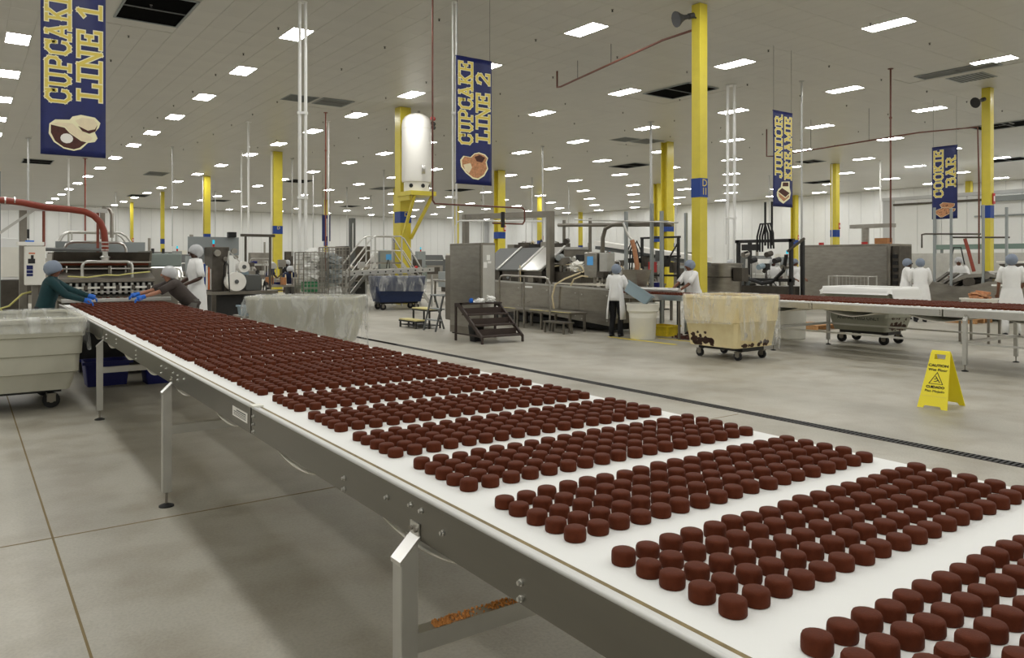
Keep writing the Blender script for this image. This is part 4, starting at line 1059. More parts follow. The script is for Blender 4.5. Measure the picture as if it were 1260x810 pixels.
for (x0, x1, z0, z1, mm) in ((.88, .97, 1.82, 1.84, 'orange'), (.87, .97, 1.66, 1.74, 'dark'), (.91, .95, 1.74, 1.8, 'dark'), (.85, .94, 1.56, 1.63, 'navy'), (.85, .94, 1.5, 1.55, 'navy'), (.85, .94, 1.45, 1.49, 'navy')):
    MB().box(x0, x1, 14.996, 15.0, z0, z1).build('sticker', mm, cb)
MB().cyl((1.12, 15.15, 1.9), (2.0, 15.5, 1.9), .03, 8).build('conduit_arm', 'grey_dark_paint', cb)
rnd = random.Random(31)
for k in range(9):
    o = bpy.data.objects.new('cupcake', cake_mesh); COL.objects.link(o); o.location = (1.55 + .13 * k + rnd.uniform(-.02, .02), 15.1 + rnd.uniform(-.04, .12), 1.0305); o.rotation_euler.z = rnd.random() * 6
    tag(o, 'chocolate cupcake waiting on the steel plate before the depositor', 'cupcake', 'cupcakes on the transfer plate')
e = thing('equipment_cabinet', 'tall pale equipment cabinet at the far left edge', 'cabinet', (.75, 20, 0))
MB().box(.5, 1.15, 19.8, 20.6, 1.3, 2.2).build('upper_housing', 'wall_white', e, bevel=.01)
MB().box(.5, 1.15, 19.8, 20.6, .05, 1.28).build('lower_housing', 'steel_dark', e)
MB().box(.55, 1.1, 19.78, 19.8, 1.36, 2.0).build('door', 'plastic_white', e)
MB().box(1.0, 1.18, 19.9, 20.1, 2.2, 2.4).build('camera_box', 'black', e)
sr = thing('stair_railing', 'bright tubular handrails behind the red hose', 'railing', (2.4, 24, 0))
for q in (0, .8):
    rail([(1.8 + q * .2, 24 + q, 1.6), (2.2, 24 + q, 2.4), (2.35, 24 + q, 2.5), (3.6, 24 + q, 2.5), (3.75, 24 + q, 2.4), (4.3, 24 + q, 1.6)], .03, 'alu', 'rail', sr)
    for x in (2.4, 3.5): rail([(x, 24 + q, 0), (x, 24 + q, 2.48)], .025, 'alu', 'post', sr)
    rail([(2.05, 24 + q, 2.08), (4.02, 24 + q, 2.08)], .02, 'alu', 'mid_rail', sr)
MB().box(2.3, 3.7, 24, 24.8, 1.45, 1.5).build('deck', 'steel_dark', sr)
mx = thing('mixer_housing', 'grey green machine housing between the depositor and the man in white', 'machine', (3.35, 17.2, 0))
MB().box(3.1, 3.62, 16.95, 17.6, .1, 1.55).build('base', 'steel_dull', mx, bevel=.02)
MB().box(3.06, 3.68, 16.9, 17.65, 1.58, 1.86).build('head', 'grey_green', mx, bevel=.03)
MB().box(3.45, 3.6, 16.86, 16.9, 1.28, 1.56).build('warning_panel', 'plastic_white', mx)
for x in (3.16, 3.36): MB().cyl((x, 17.1, 1.86), (x, 17.1, 1.96), .03, 8).build('knob', 'dark', mx)
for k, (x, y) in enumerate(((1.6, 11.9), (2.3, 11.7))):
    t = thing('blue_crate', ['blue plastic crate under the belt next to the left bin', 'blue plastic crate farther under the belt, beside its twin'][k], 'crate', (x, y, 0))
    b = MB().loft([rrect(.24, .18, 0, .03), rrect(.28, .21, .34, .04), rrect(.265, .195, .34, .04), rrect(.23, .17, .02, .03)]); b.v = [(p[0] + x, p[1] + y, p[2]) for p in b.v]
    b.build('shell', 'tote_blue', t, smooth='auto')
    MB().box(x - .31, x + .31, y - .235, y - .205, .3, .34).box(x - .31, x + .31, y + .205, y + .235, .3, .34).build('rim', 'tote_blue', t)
def tote(label, x, y, z, L, W, H, mm, rz=0., name='plastic_tote'):
    t = thing(name, label, 'tote', (x, y, z), rz)
    MB().loft([rrect(L / 2 * .86, W / 2 * .86, 0, .03), rrect(L / 2, W / 2, H, .04), rrect(L / 2 - .015, W / 2 - .015, H, .04), rrect(L / 2 * .83, W / 2 * .83, .015, .03)]).build('shell', mm, t, smooth='auto', world=False)
    MB().loft([rrect(L / 2, W / 2, H - .03, .04), rrect(L / 2 + .02, W / 2 + .02, H - .03, .05), rrect(L / 2 + .02, W / 2 + .02, H, .05), rrect(L / 2 - .01, W / 2 - .01, H, .04)], False, False).build('rim', mm, t, smooth='auto', world=False)
    return t
tb = thing('steel_table', 'low steel table with grey totes right of the belt', 'table', (4.7, 15.3, 0))
MB().box(4.35, 5.1, 14.95, 15.6, .6, .64).build('top', 'steel', tb)
for x in (4.4, 5.05):
    for y in (15.0, 15.55): MB().box(x - .02, x + .02, y - .02, y + .02, 0, .6).build('leg', 'steel_dull', tb)
tote('grey blue tote on the low table with a red cap', 4.55, 15.2, .64, .4, .34, .2, 'tote_grey'); tote('grey blue tote on the low table beside another', 4.95, 15.3, .64, .3, .34, .18, 'tote_grey')

# ------------------------------------------------------------------ film wrapping machine with rolls
w = thing('wrapping_machine', 'dark packaging machine with two white film rolls behind the man in white', 'machine', (5.6, 19.8, 0))
MB().box(4.85, 6.5, 19.3, 20.4, .88, .96).build('table', 'steel_dull', w)
for x in (4.95, 6.4):
    for y in (19.4, 20.3): MB().box(x - .05, x + .05, y - .05, y + .05, 0, .88).build('leg', 'steel_dark', w)
MB().box(5.0, 6.3, 19.5, 20.2, .3, .86).build('drive_housing', 'dark', w)
MB().box(4.95, 5.35, 19.5, 20.3, .96, 2.05).build('tower', 'steel_dark', w, bevel=.02)
MB().box(5.72, 6.1, 19.4, 20.2, .96, 1.36).build('motor_box', 'grey_dark_paint', w, bevel=.02)
for k, (x, z, rr) in enumerate(((5.42, 1.2, .232), (5.6, 1.56, .135))):
    rl = MB().cyl((x, 19.12, z), (x, 19.4, z), rr, 28).build('film_roll', 'print_white', w, smooth='auto')
    MB().cyl((x, 19.1, z), (x, 19.5, z), .05, 14).build('core', 'grey_dark_paint', rl, smooth='auto')
MB().bar((5.2, 19.28, 1.15), (5.28, 19.28, 1.95), .03).bar((5.28, 19.28, 1.95), (5.62, 19.28, 1.6), .025).build('film_arm', 'steel_bright', w)
for x, z, rr in ((5.05, 1.9, .08), (5.25, 1.75, .06), (5.45, 1.95, .07), (5.5, 1.8, .05)): MB().cyl((x, 19.42, z), (x, 19.5, z), rr, 16).build('roller_wheel', 'steel', w, smooth='auto')
MB().box(4.6, 5.85, 20.45, 20.5, 1.85, 2.32).build('guard_panel', 'grey_paint', w)
MB().box(5.55, 5.75, 20.3, 20.45, 2.32, 2.45).build('camera_box', 'black', w)
bc = MB().cyl((5.0, 19.6, 2.05), (5.0, 19.6, 2.12), .025, 10).build('beacon', 'red', w); MB().cyl((5.0, 19.6, 2.12), (5.0, 19.6, 2.22), .025, 10).build('beacon_lamp', 'beacon_cyan', bc)
for k in range(7): MB().box(4.62 + .05 * k, 4.66 + .05 * k, 19.6, 19.62, 1.0, 1.75 - .04 * k).build('ribbon', ['orange', 'print_white', 'red', 'blue_band', 'print_white', 'orange', 'print_white'][k], w)
MB().box(6.05, 6.1, 20.6, 20.65, 0, 2.35).box(6.7, 6.75, 20.6, 20.65, 0, 2.35).build('frame_post', 'steel_dark', w); MB().box(5.95, 6.85, 20.58, 20.67, 2.35, 2.42).build('frame_beam', 'steel_dark', w)

def wire_cage(label, x0, x1, y0, y1, z1):
    c = thing('wire_cage', label, 'roll cage', ((x0 + x1) / 2, (y0 + y1) / 2, 0))
    for x in (x0, x1):
        for y in (y0, y1): MB().cyl((x, y, .14), (x, y, z1), .016, 8).build('post', 'steel_dull', c, smooth='auto')
    MB().box(x0, x1, y0, y1, .13, .16).build('base', 'steel_dark', c)
    for nm, fn in (('front', lambda a, z: (a, y0, z)), ('back', lambda a, z: (a, y1, z))):
        b = MB(); n = 6
        for k in range(1, n): a = x0 + (x1 - x0) * k / n; b.bar(fn(a, .16), fn(a, z1), .012)
        z = .3
        while z < z1: b.bar(fn(x0, z), fn(x1, z), .012); z += .11
        b.bar(fn(x0, z1), fn(x1, z1), .02); b.bar(fn(x0, 1.1), fn(x1, 1.1), .02); o = b.build('mesh_panel', 'steel', c); o['kind'] = 'stuff'
    for x in (x0, x1):
        b = MB(); z = .3
        while z < z1: b.bar((x, y0, z), (x, y1, z), .007); z += .11
        for k in range(1, 6): yy = y0 + (y1 - y0) * k / 6; b.bar((x, yy, .16), (x, yy, z1), .007)
        b.bar((x, y0, z1), (x, y1, z1), .02); o = b.build('mesh_panel', 'steel', c); o['kind'] = 'stuff'
    for x in (x0 + .05, x1 - .05):
        for y in (y0 + .05, y1 - .05): MB().cyl((x, y - .015, .06), (x, y + .015, .06), .06, 14).build('wheel', 'rubber', c, smooth='auto')
    return c
wire_cage('wire roll cage packed with packaging film, left of the pair', 6.22, 6.72, 16.75, 17.3, 1.9)
wire_cage('wire roll cage packed with packaging film, right of the pair', 6.78, 7.3, 16.7, 17.25, 2.02)
def heap(label, c, r, mm, seed, cat='film heap', name='film_bundle'):
    rn = random.Random(seed); b = MB()
    for q in range(26):
        h = (r[0] * rn.uniform(.3, .6), r[1] * rn.uniform(.3, .6), r[2] * rn.uniform(.06, .16)); z = rn.random() * r[2] * 1.75
        m_ = Euler((rn.uniform(-.5, .5), rn.uniform(-.5, .5), rn.random() * 3)).to_matrix()
        b.cbox((rn.uniform(-1, 1) * r[0] * .4, rn.uniform(-1, 1) * r[1] * .4, z + h[2]), h, m_)
    b.v = [(max(-r[0], min(r[0], p[0])), max(-r[1], min(r[1], p[1])), max(0, p[2])) for p in b.v]
    o = b.build(name, mm, None, smooth='auto'); o.location = c; return tag(o, label, cat)
heap('white film bundle at the bottom of the left wire cage', (6.47, 17.03, .161), (.2, .22, .4), 'film_white', 1)
heap('white film bundle at the bottom of the right wire cage', (7.04, 16.98, .161), (.21, .22, .5), 'film_white', 2)
heap('grey film bundle filling the top of the right wire cage', (7.04, 16.98, 1.17), (.21, .22, .35), 'grey_paint', 3)
heap('white plastic sheet spilling over the left wire cage', (6.47, 17.03, 1.24), (.2, .22, .38), 'film_white', 4)
single(MB().box(6.33, 6.6, 16.86, 17.2, 1.0, 1.23), 'carton', 'green', 'green carton in the left wire cage', 'carton')

# ------------------------------------------------------------------ middle distance: incline, crossover stair, tank
ic = thing('inclined_conveyor', 'gently inclined conveyor with holed side rail passing above the blue bin', 'conveyor', (12.3, 25.2, 0))
def bar_y(y, x0, za, x1, zb, h, nm, mm, t=.05):
    return MB().prism([(x0, za - h), (x1, zb - h), (x1, zb), (x0, za)], lambda p, q, tt: (p, tt, q), y, y + t).build(nm, mm, ic)
bar_y(24.98, 9.6, 1.3, 14.3, 1.47, .16, 'side_rail', 'alu'); bar_y(25.9, 9.6, 1.3, 14.3, 1.47, .16, 'side_rail', 'alu')
MB().prism([(9.6, 1.25), (14.3, 1.42), (14.3, 1.44), (9.6, 1.27)], lambda p, q, tt: (p, tt, q), 25.03, 25.9).build('belt', 'belt_return', ic)
for k in range(15):
    x = 9.9 + .3 * k; z = 1.22 + (x - 9.6) * .036
    MB().cyl((x, 24.975, z), (x, 24.982, z), .03, 10).build('hole', 'black', ic)
for x in (9.8, 10.8, 14.2):
    for y in (25.0, 25.9): MB().box(x - .03, x + .03, y - .03, y + .03, 0, 1.2).build('leg', 'alu', ic)
cs = thing('crossover_stair', 'aluminium crossover stair with handrails in front of the tank column', 'stair', (12.9, 26.5, 0))
for y in (26.15, 26.95):
    rail([(11.2, y, 1.2), (12.3, y, 2.55), (12.5, y, 2.64), (13.5, y, 2.64), (13.65, y, 2.55), (14.5, y, 1.25)], .03, 'alu', 'handrail', cs)
    rail([(11.7, y, 1.1), (12.5, y, 2.1), (13.6, y, 2.1), (14.4, y, 1.0)], .025, 'alu', 'mid_rail', cs)
    for x in (12.45, 13.55): rail([(x, y, 0), (x, y, 2.6)], .03, 'alu', 'post', cs)
    MB().bar((11.15, y, .1), (12.45, y, 1.62), .05, .12).build('stringer', 'alu', cs); MB().bar((13.55, y, 1.62), (14.75, y, .1), .05, .12).build('stringer', 'alu', cs)
MB().box(12.4, 13.6, 26.17, 26.93, 1.6, 1.66).build('deck', 'steel_dull', cs)
for k in range(6):
    MB().box(11.3 + .2 * k, 11.5 + .2 * k, 26.18, 26.92, .25 + .23 * k, .28 + .23 * k).build('tread', 'steel_dull', cs); MB().box(14.5 - .17 * k, 14.68 - .17 * k, 26.18, 26.92, .25 + .23 * k, .28 + .23 * k).build('tread', 'steel_dull', cs)
gm = thing('oven_machine', 'dark grey processing machine with mast left of the crossover stair', 'machine', (12.7, 29, 0))
MB().box(12.3, 13.4, 28.6, 29.6, .9, 2.3).build('housing', 'steel_dark', gm, bevel=.02); MB().box(12.4, 13.3, 28.7, 29.5, 0, .9).build('plinth', 'dark', gm)
MB().box(12.42, 12.62, 28.3, 28.5, 0, 3.4).build('mast', 'grey_dark_paint', gm); MB().box(12.45, 12.5, 28.2, 28.3, 2.1, 3.2).build('cylinder_rod', 'steel_bright', gm)
MB().box(13.0, 13.15, 28.58, 28.6, 1.5, 1.65).build('sticker', 'orange', gm)
hm = thing('operator_panel', 'small operator panel with lit blue screen before the tank column', 'panel', (14.1, 28.6, 0))
MB().box(13.75, 14.4, 28.4, 28.6, 1.25, 2.1).build('housing', 'grey_paint', hm); MB().box(14.0, 14.25, 28.39, 28.4, 1.75, 1.98).build('screen', 'screen_blue', hm); MB().box(14.0, 14.1, 28.45, 28.55, 0, 1.25).build('post', 'steel_dull', hm)
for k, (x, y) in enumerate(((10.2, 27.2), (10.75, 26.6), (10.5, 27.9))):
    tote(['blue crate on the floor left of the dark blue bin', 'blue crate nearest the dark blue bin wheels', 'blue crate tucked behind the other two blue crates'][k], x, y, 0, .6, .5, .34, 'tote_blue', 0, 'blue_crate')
tk = thing('pressure_tank', 'white cylindrical tank standing high on a yellow bracket', 'tank', (14.45, 26.64, 4.42))
cx, cy = 14.45, 26.64
MB().lathe([(.56, .36), (.58, .45), (.58, 2.6), (.55, 2.78), (.46, 2.92), (.3, 3.02), (.1, 3.07)], (cx, cy, 4.42), 32).build('vessel', 'print_white', tk, smooth='auto')
sk = MB().lathe([(.5, 0), (.5, .4)], (cx, cy, 4.42), 32).build('skirt', 'plastic_white', tk, smooth='auto')
for a in (-2.5, -1.55, -.7): MB().cyl((cx + .49 * math.cos(a), cy + .49 * math.sin(a), 4.62), (cx + .51 * math.cos(a), cy + .51 * math.sin(a), 4.62), .08, 14).build('port', 'black', sk)
MB().lathe([(.585, 2.42), (.585, 2.46)], (cx, cy, 4.42), 32).build('weld_band', 'plastic_white', tk)
MB().cyl((cx + .1, cy, 7.45), (cx + .1, cy, 7.6), .05, 10).build('top_nozzle', 'steel', tk)
rail([(cx + .45, cy - .15, 7.25), (cx + .55, cy - .25, 7.4), (cx + .55, cy - .25, 7.7)], .05, 'steel_bright', 'valve_pipe', tk)
for z, mm in ((7.1, 'dark'), (7.3, 'red'), (6.95, 'dark')): MB().cyl((cx + .48, cy - .4, z), (cx + .62, cy - .28, z), .08, 10).build('valve', mm, tk)
MB().cyl((cx - .1, cy - .585, 5.25), (cx - .1 + .12, cy - .64, 5.25), .18, 16).build('manway', 'steel_bright', tk)
br = thing('tank_bracket', 'yellow steel bracket with diagonal struts under the white tank', 'bracket', (14.4, 26.9, 2.6))
MB().box(13.9, 15.0, 26.06, 27.25, 4.24, 4.41).box(13.95, 14.05, 26.3, 27.25, 4.06, 4.24).build('shelf', 'yellow', br)
MB().bar((14.12, 27.2, 2.6), (14.12, 26.2, 4.24), .1).build('strut', 'yellow', br); MB().bar((14.5, 27.2, 2.6), (14.9, 26.2, 4.24), .1).build('strut', 'yellow', br)

# ------------------------------------------------------------------ stools, ladder, cabinet, mobile stair
s = thing('step_stool', 'two-step stool with yellow topped treads near the ladder', 'step stool', (9.5, 17.4, 0))
for x0, x1, y0, y1, z in ((9.2, 9.48, 17.0, 17.9, .22), (9.5, 9.85, 16.85, 17.75, .5)):
    MB().box(x0, x1, y0, y1, z - .03, z).build('tread', 'stool_yellow', s); MB().box(x0 - .01, x1 + .01, y0 - .01, y1 + .01, z - .07, z - .031).build('tread_frame', 'dark', s)
    for x in (x0 + .02, x1 - .02):
        for y in (y0 + .03, y1 - .03): MB().box(x - .018, x + .018, y - .018, y + .018, 0, z - .07).build('leg', 'dark', s)
    MB().box(x0 + .02, x1 - .02, y0 + .02, y1 - .02, .06, .08).build('brace', 'dark', s)
l = thing('step_ladder', 'small grey A-frame step ladder beside the steel cabinet', 'ladder', (9.45, 16.35, 0))
for y in (16.02, 16.6):
    MB().bar((9.2, y, 0), (9.42, y, .85), .035).build('front_leg', 'grey_dark_paint', l); MB().bar((9.78, y, 0), (9.5, y, .85), .035).build('rear_leg', 'grey_dark_paint', l)
for z in (.25, .52): MB().box(9.2 + z * .26, 9.34 + z * .26, 16.04, 16.58, z, z + .03).build('step', 'grey_paint', l)
MB().box(9.38, 9.55, 16.0, 16.62, .85, .88).build('top', 'grey_paint', l)
c = thing('steel_cabinet', 'tall brushed steel cabinet with paper notices behind the brown stair', 'cabinet', (9.55, 15, 0))
MB().box(9.36, 9.74, 14.27, 15.62, .03, 2.11).build('body', 'steel_dull', c, bevel=.008)
MB().box(9.352, 9.36, 14.32, 15.58, .2, 2.06).build('door', 'steel', c)
MB().box(9.4, 9.72, 14.262, 14.27, .2, 2.06).build('side_panel', 'alu', c)
MB().box(9.4, 9.74, 15.63, 15.92, .3, 1.85).build('rear_unit', 'steel_dull', c, bevel=.03)
for y0, z0, hh in ((9.5, 1.72, .12), (9.42, 1.55, .13), (9.53, 1.65, .05)): MB().box(y0, y0 + .09, 14.256, 14.261, z0, z0 + hh).build('notice', 'paper', c)
for y in (14.32, 15.55): MB().box(9.4, 9.7, y - .03, y + .03, 0, .03).build('foot', 'dark', c)
ms = thing('mobile_stair', 'dark brown four-step metal stair standing on the open floor', 'stair', (9.1, 13.6, 0))
for k, z in enumerate((.16, .37, .58, .8)):
    y0 = 13.05 + .26 * k
    MB().box(8.6, 9.62, y0, y0 + .29, z - .03, z).build('tread', 'stair_brown', ms)
    MB().box(8.6, 9.62, y0 + .25, y0 + .27, z, z + .12).build('riser', 'stair_brown', ms) if k < 3 else None
for x in (8.6, 9.62):
    MB().prism([(13.05, .0), (13.09, .0), (13.09, .1), (14.0, .72), (14.1, .72), (14.1, .8), (13.95, .8), (13.05, .14)], fyz, x - .02, x + .02).build('stringer', 'stair_brown', ms)
    MB().box(x - .02, x + .02, 14.08, 14.12, 0, .8).build('leg', 'stair_brown', ms); MB().box(x - .015, x + .015, 13.08, 14.1, .14, .17).build('brace', 'stair_brown', ms)
MB().box(8.6, 9.62, 13.85, 14.13, .77, .8).build('platform', 'stair_brown', ms)
ob = MB().loft([[(8.86 + x, 13.7 + y, z) for x, y, z in rrect(.1, .1, 0, .02)], [(8.86 + x, 13.7 + y, z) for x, y, z in rrect(.13, .13, .33, .02)], [(8.86 + x, 13.7 + y, z) for x, y, z in rrect(.12, .12, .33, .02)], [(8.86 + x, 13.7 + y, z) for x, y, z in rrect(.09, .09, .02, .02)]])
single(ob, 'waste_basket', 'black', 'small black waste basket under the brown stair', 'basket', smooth='auto')
heap('white folded cloth on the top of the brown stair', (9.12, 13.98, .801), (.17, .1, .03), 'paper', 41, 'cloth', 'folded_cloth')
heap('crumpled white towel on the top of the brown stair, right side', (9.44, 13.99, .801), (.13, .09, .06), 'paper', 42, 'towel', 'towel')
heap('bright blue rag on the top of the brown stair', (8.9, 13.96, .801), (.05, .05, .05), 'blue_cloth', 43, 'rag', 'rag')

# ------------------------------------------------------------------ line 2: long steel machine
L2 = thing('icing_machine', 'long low stainless machine of the second line with sloped lids and gantry', 'machine', (12.9, 16, 0))
edges = [13.35, 14.5, 15.65, 16.9, 18.6]
def zb_(y): return .16 + (y - 13.35) * .06
def zt_(y): return 1.0 + (y - 13.35) * .025
for a, b_ in zip(edges[:-1], edges[1:]):
    p = MB().prism([(a + .006, zb_(a)), (b_ - .006, zb_(b_)), (b_ - .006, zt_(b_)), (a + .006, zt_(a))], fyz, 12.4, 12.43).build('side_panel', 'steel', L2)
    for y in (a + .12, b_ - .12):
        for z in (zb_(a) + .12, zt_(a) - .12): MB().cyl((12.4, y, z), (12.385, y, z), .018, 10).build('bolt', 'steel_bright', p)
MB().prism([(13.35, .22), (18.6, .5), (18.6, 1.1), (13.35, .98)], fyz, 12.435, 13.4).build('body', 'steel_dull', L2)
MB().prism([(13.34, 1.0), (18.62, 1.13), (18.62, 1.17), (13.34, 1.04)], fyz, 12.37, 12.47).build('top_rim', 'alu', L2)
MB().box(12.395, 12.399, 16.4, 16.75, .98, 1.03).build('name_label', 'paper', L2)
for y in (13.45, 15, 16.8, 18.4):
    for x in (12.5, 13.3): MB().box(x - .03, x + .03, y - .03, y + .03, 0, zb_(y) + .1).build('leg', 'steel_dark', L2)
MB().box(12.62, 13.25, 13.5, 18.5, .05, .2).build('undertray', 'black', L2)
for y0, y1, mm in ((16.2, 17.1, 'steel_bright'), (17.15, 18.15, 'grey_dark_paint'), (18.2, 19.3, 'grey_dark_paint')):
    MB().prism([(12.55, 1.42), (13.35, 2.05), (13.35, 2.09), (12.52, 1.46)], lambda p, q, t: (p, t, q), y0, y1).build('lid', mm, L2)
    MB().prism([(12.5, 1.44), (13.35, 2.1), (13.35, 2.13), (12.47, 1.47)], lambda p, q, t: (p, t, q), y0 - .05, y0 + .03).build('lid_frame', 'alu', L2)
    MB().box(12.6, 13.4, y0 + .05, y1 - .05, 1.05, 1.42).build('lid_support', 'steel_dark', L2)
MB().box(13.35, 14.3, 16.2, 19.3, 2.02, 2.09).build('top_deck', 'steel_bright', L2); MB().box(13.36, 14.28, 16.25, 19.25, 0, 2.02).build('rear_body', 'steel_dull', L2)
for k in range(5): MB().box(13.45, 13.8, 16.5 + .55 * k, 16.85 + .55 * k, 2.09, 2.2 + .05 * (k % 2)).build('actuator', ['steel_dark', 'steel', 'dark'][k % 3], L2)
MB().box(12.52, 12.68, 15.8, 15.96, 1.0, 3.0).build('gantry_post', 'steel_dull', L2); MB().box(12.52, 12.68, 20.0, 20.16, 0, 3.12).build('gantry_post', 'steel_dull', L2)
MB().bar((12.6, 15.8, 2.94), (12.6, 20.16, 3.06), .14, .16).build('gantry_beam', 'steel_dull', L2)
rail([(12.5, 20.5, 1.2), (12.5, 20.5, 2.8), (12.5, 20.4, 2.92), (12.5, 20.2, 2.95), (12.5, 16.1, 2.76)], .025, 'white_pipe', 'guard_tube', L2)
rail([(13.7, 16.9, 2.72), (13.7, 12.6, 2.57)], .05, 'steel_dull', 'header_pipe', L2); rail([(13.55, 16.0, 2.83), (13.55, 12.3, 2.6)], .018, 'alu', 'small_pipe', L2)
for y, z0 in ((16.65, 2.09), (15.55, .0)): rail([(13.7, y, z0), (13.7, y, 2.85)], .045, 'steel_dull', 'drop_pipe', L2)
rail([(13.7, 15.05, .0), (13.7, 15.05, 2.3), (13.7, 14.95, 2.55), (13.7, 14.7, 2.64), (13.7, 14.2, 2.66), (13.7, 12.75, 2.62)], .055, 'steel_dull', 'bent_pipe', L2)
for y, zt in ((14.05, 2.95), (13.16, 3.1), (12.84, 2.9)): MB().box(13.54, 13.62, y - .03, y + .03, 0, zt).build('upright', 'grey_paint', L2)
MB().box(14.02, 14.08, 12.47, 12.53, 0, 2.85).build('upright', 'grey_paint', L2)
cbx = MB().box(12.68, 12.98, 14.15, 14.62, 1.29, 1.92).build('operator_box', 'steel', L2, bevel=.015); MB().box(12.674, 12.68, 14.28, 14.5, 1.6, 1.82).build('screen', 'screen_blue', cbx); MB().box(12.8, 12.86, 14.35, 14.41, .98, 1.29).build('post', 'steel', cbx)
cb2 = MB().box(12.72, 12.98, 13.82, 14.1, 1.28, 1.9).build('junction_box', 'alu', L2, bevel=.01); MB().box(12.8, 12.86, 13.92, 13.98, .98, 1.28).build('post', 'steel', cb2)
fb = MB().loft([[(12.95 + x, 13.05 + y, 1.06) for x, y, _ in rrect(.14, .16, 0, .02)], [(12.95 + x, 13.05 + y, 1.5) for x, y, _ in rrect(.26, .26, 0, .02)], [(12.95 + x, 13.05 + y, 1.5) for x, y, _ in rrect(.24, .24, 0, .02)], [(12.95 + x, 13.05 + y, 1.1) for x, y, _ in rrect(.12, .14, 0, .02)]]).build('feed_hopper', 'steel', L2)
rail([(13.0, 13.1, 1.2), (13.02, 13.1, 1.6), (12.98, 13.15, 2.0), (12.95, 13.2, 2.2)], .055, 'hose_tan', 'feed_hose', L2); rail([(12.95, 13.2, 2.2), (12.9, 13.3, 2.35), (12.85, 13.4, 2.62)], .03, 'alu', 'feed_tube', L2)
rail([(12.3, 15.35, .48), (12.28, 15.4, .8), (12.3, 15.3, 1.1), (12.45, 15.1, 1.25), (12.7, 14.8, 1.4), (12.9, 14.6, 1.5)], .022, 'hose_cream', 'cream_hose', L2); rail([(12.5, 14.95, 1.05), (12.5, 14.8, 1.25), (12.6, 14.6, 1.33), (12.75, 14.4, 1.3)], .02, 'hose_cream', 'cream_hose', L2)
rail([(12.9, 16.2, 1.55), (12.9, 15.4, 1.62), (12.85, 15.0, 1.45)], .018, 'hose_cream', 'cream_hose', L2)
heap('white plastic tub lid left on the second line machine', (12.95, 15.2, 1.42), (.18, .25, .12), 'plastic_white', 9, 'lid', 'tub_lid')
MB().box(12.6, 13.3, 13.4, 16.1, 1.1, 1.14).build('belt_bed', 'belt_return', L2); MB().box(12.7, 13.3, 14.75, 16.1, 1.14, 1.42).build('drive_box', 'steel_dark', L2)
for k in range(4): MB().cyl((12.6, 13.5 + .18 * k, 1.2 + .02 * k), (13.3, 13.5 + .18 * k, 1.2 + .02 * k), .04, 10).build('roller', 'steel', L2, smooth='auto')
b = MB(); rn = random.Random(8)
MB().box(12.55, 13.42, 11.25, 13.33, .945, .955).build('outfeed_belt', 'belt', L2); MB().box(12.53, 12.55, 11.25, 13.33, .84, .96).build('outfeed_plate', 'steel_bright', L2); MB().box(13.42, 13.44, 11.25, 13.33, .84, .96).build('outfeed_plate', 'steel_bright', L2)
for y in (11.4, 12.9):
    for x in (12.6, 13.38): MB().box(x - .02, x + .02, y - .02, y + .02, 0, .84).build('leg', 'steel_dull', L2)
for i in range(10):
    for jj in range(25): b.add(*(lambda q: (q.v, q.f))(cupcake_mb(7, (12.62 + .082 * i + rn.uniform(-.005, .005), 11.3 + .08 * jj, .9555), False)))
single(b, 'cupcakes', 'chocolate', 'chocolate cupcakes between the woman and the worker at the second line', 'cupcakes', None, 'stuff', smooth='auto')
rail([(12.72, 11.5, 1.06), (12.72, 13.0, 1.06)], .05, 'alu', 'guide_bar', L2)
p = thing('work_platform', 'long low platform with yellow edges and handrail before the second line', 'platform', (11.9, 15.5, 0))
MB().box(11.65, 12.2, 13.95, 16.9, .42, .47).build('deck', 'steel_dull', p)
for y0, y1 in ((13.95, 14.9), (15.0, 15.5), (16.2, 16.9)): MB().box(11.63, 11.7, y0, y1, .471, .478).build('edge_strip', 'stool_yellow', p)
for y in (14.0, 15.1, 16.1, 16.85):
    for x in (11.7, 12.15): MB().box(x - .025, x + .025, y - .025, y + .025, 0, .42).build('leg', 'steel_dull', p)
MB().box(11.3, 11.62, 13.75, 14.55, .24, .27).build('step', 'steel_dull', p)
for y in (13.8, 14.5): MB().box(11.32, 11.36, y - .02, y + .02, 0, .24).box(11.56, 11.6, y - .02, y + .02, 0, .24).build('step_leg', 'steel_dull', p)
rail([(11.6, 16.8, 0), (11.6, 16.8, 1.2), (11.6, 16.72, 1.3), (11.6, 16.6, 1.33), (11.6, 14.85, 1.3), (11.6, 14.7, 1.26), (11.6, 14.64, 1.15), (11.6, 14.64, 0)], .025, 'steel', 'handrail', p); rail([(11.6, 15.7, 0), (11.6, 15.7, 1.31)], .025, 'steel', 'rail_post', p)
# drum, tote and tub
d = thing('plastic_drum', 'white plastic drum in front of the woman at the second line', 'drum', (12.1, 12.0, 0))
MB().lathe([(.26, 0), (.275, .02), (.3, .56), (.33, .6), (.35, .62), (.35, .73), (.365, .75), (.365, .78), (.33, .78), (.32, .7), (.25, .04)], (12.1, 12.0, 0), 28).build('body', 'plastic_white', d, smooth='auto')
tt = tote('grey blue plastic tote tipped on top of the white drum', 11.97, 12.1, .885, .62, .42, .26, 'tote_grey', D(-38)); tt.rotation_euler = (D(-6), D(33), D(-52))
tote('yellow plastic tub on the floor under the second line', 13.05, 12.25, 0, .44, .6, .24, 'yellow_safety', 0, 'plastic_tub')
t = thing('waste_pile', 'dark pile of scrap cake on the floor beneath the second line', 'scrap', (13.05, 11.5, 0)); rn = random.Random(2); b = MB()
for k in range(40):
    x, y, s_ = rn.uniform(12.75, 13.35), rn.uniform(11.3, 11.8), rn.uniform(.02, .05); b.cbox((x, y, s_ * .8), (s_, s_, s_ * .8), Euler((0, 0, rn.random())).to_matrix())
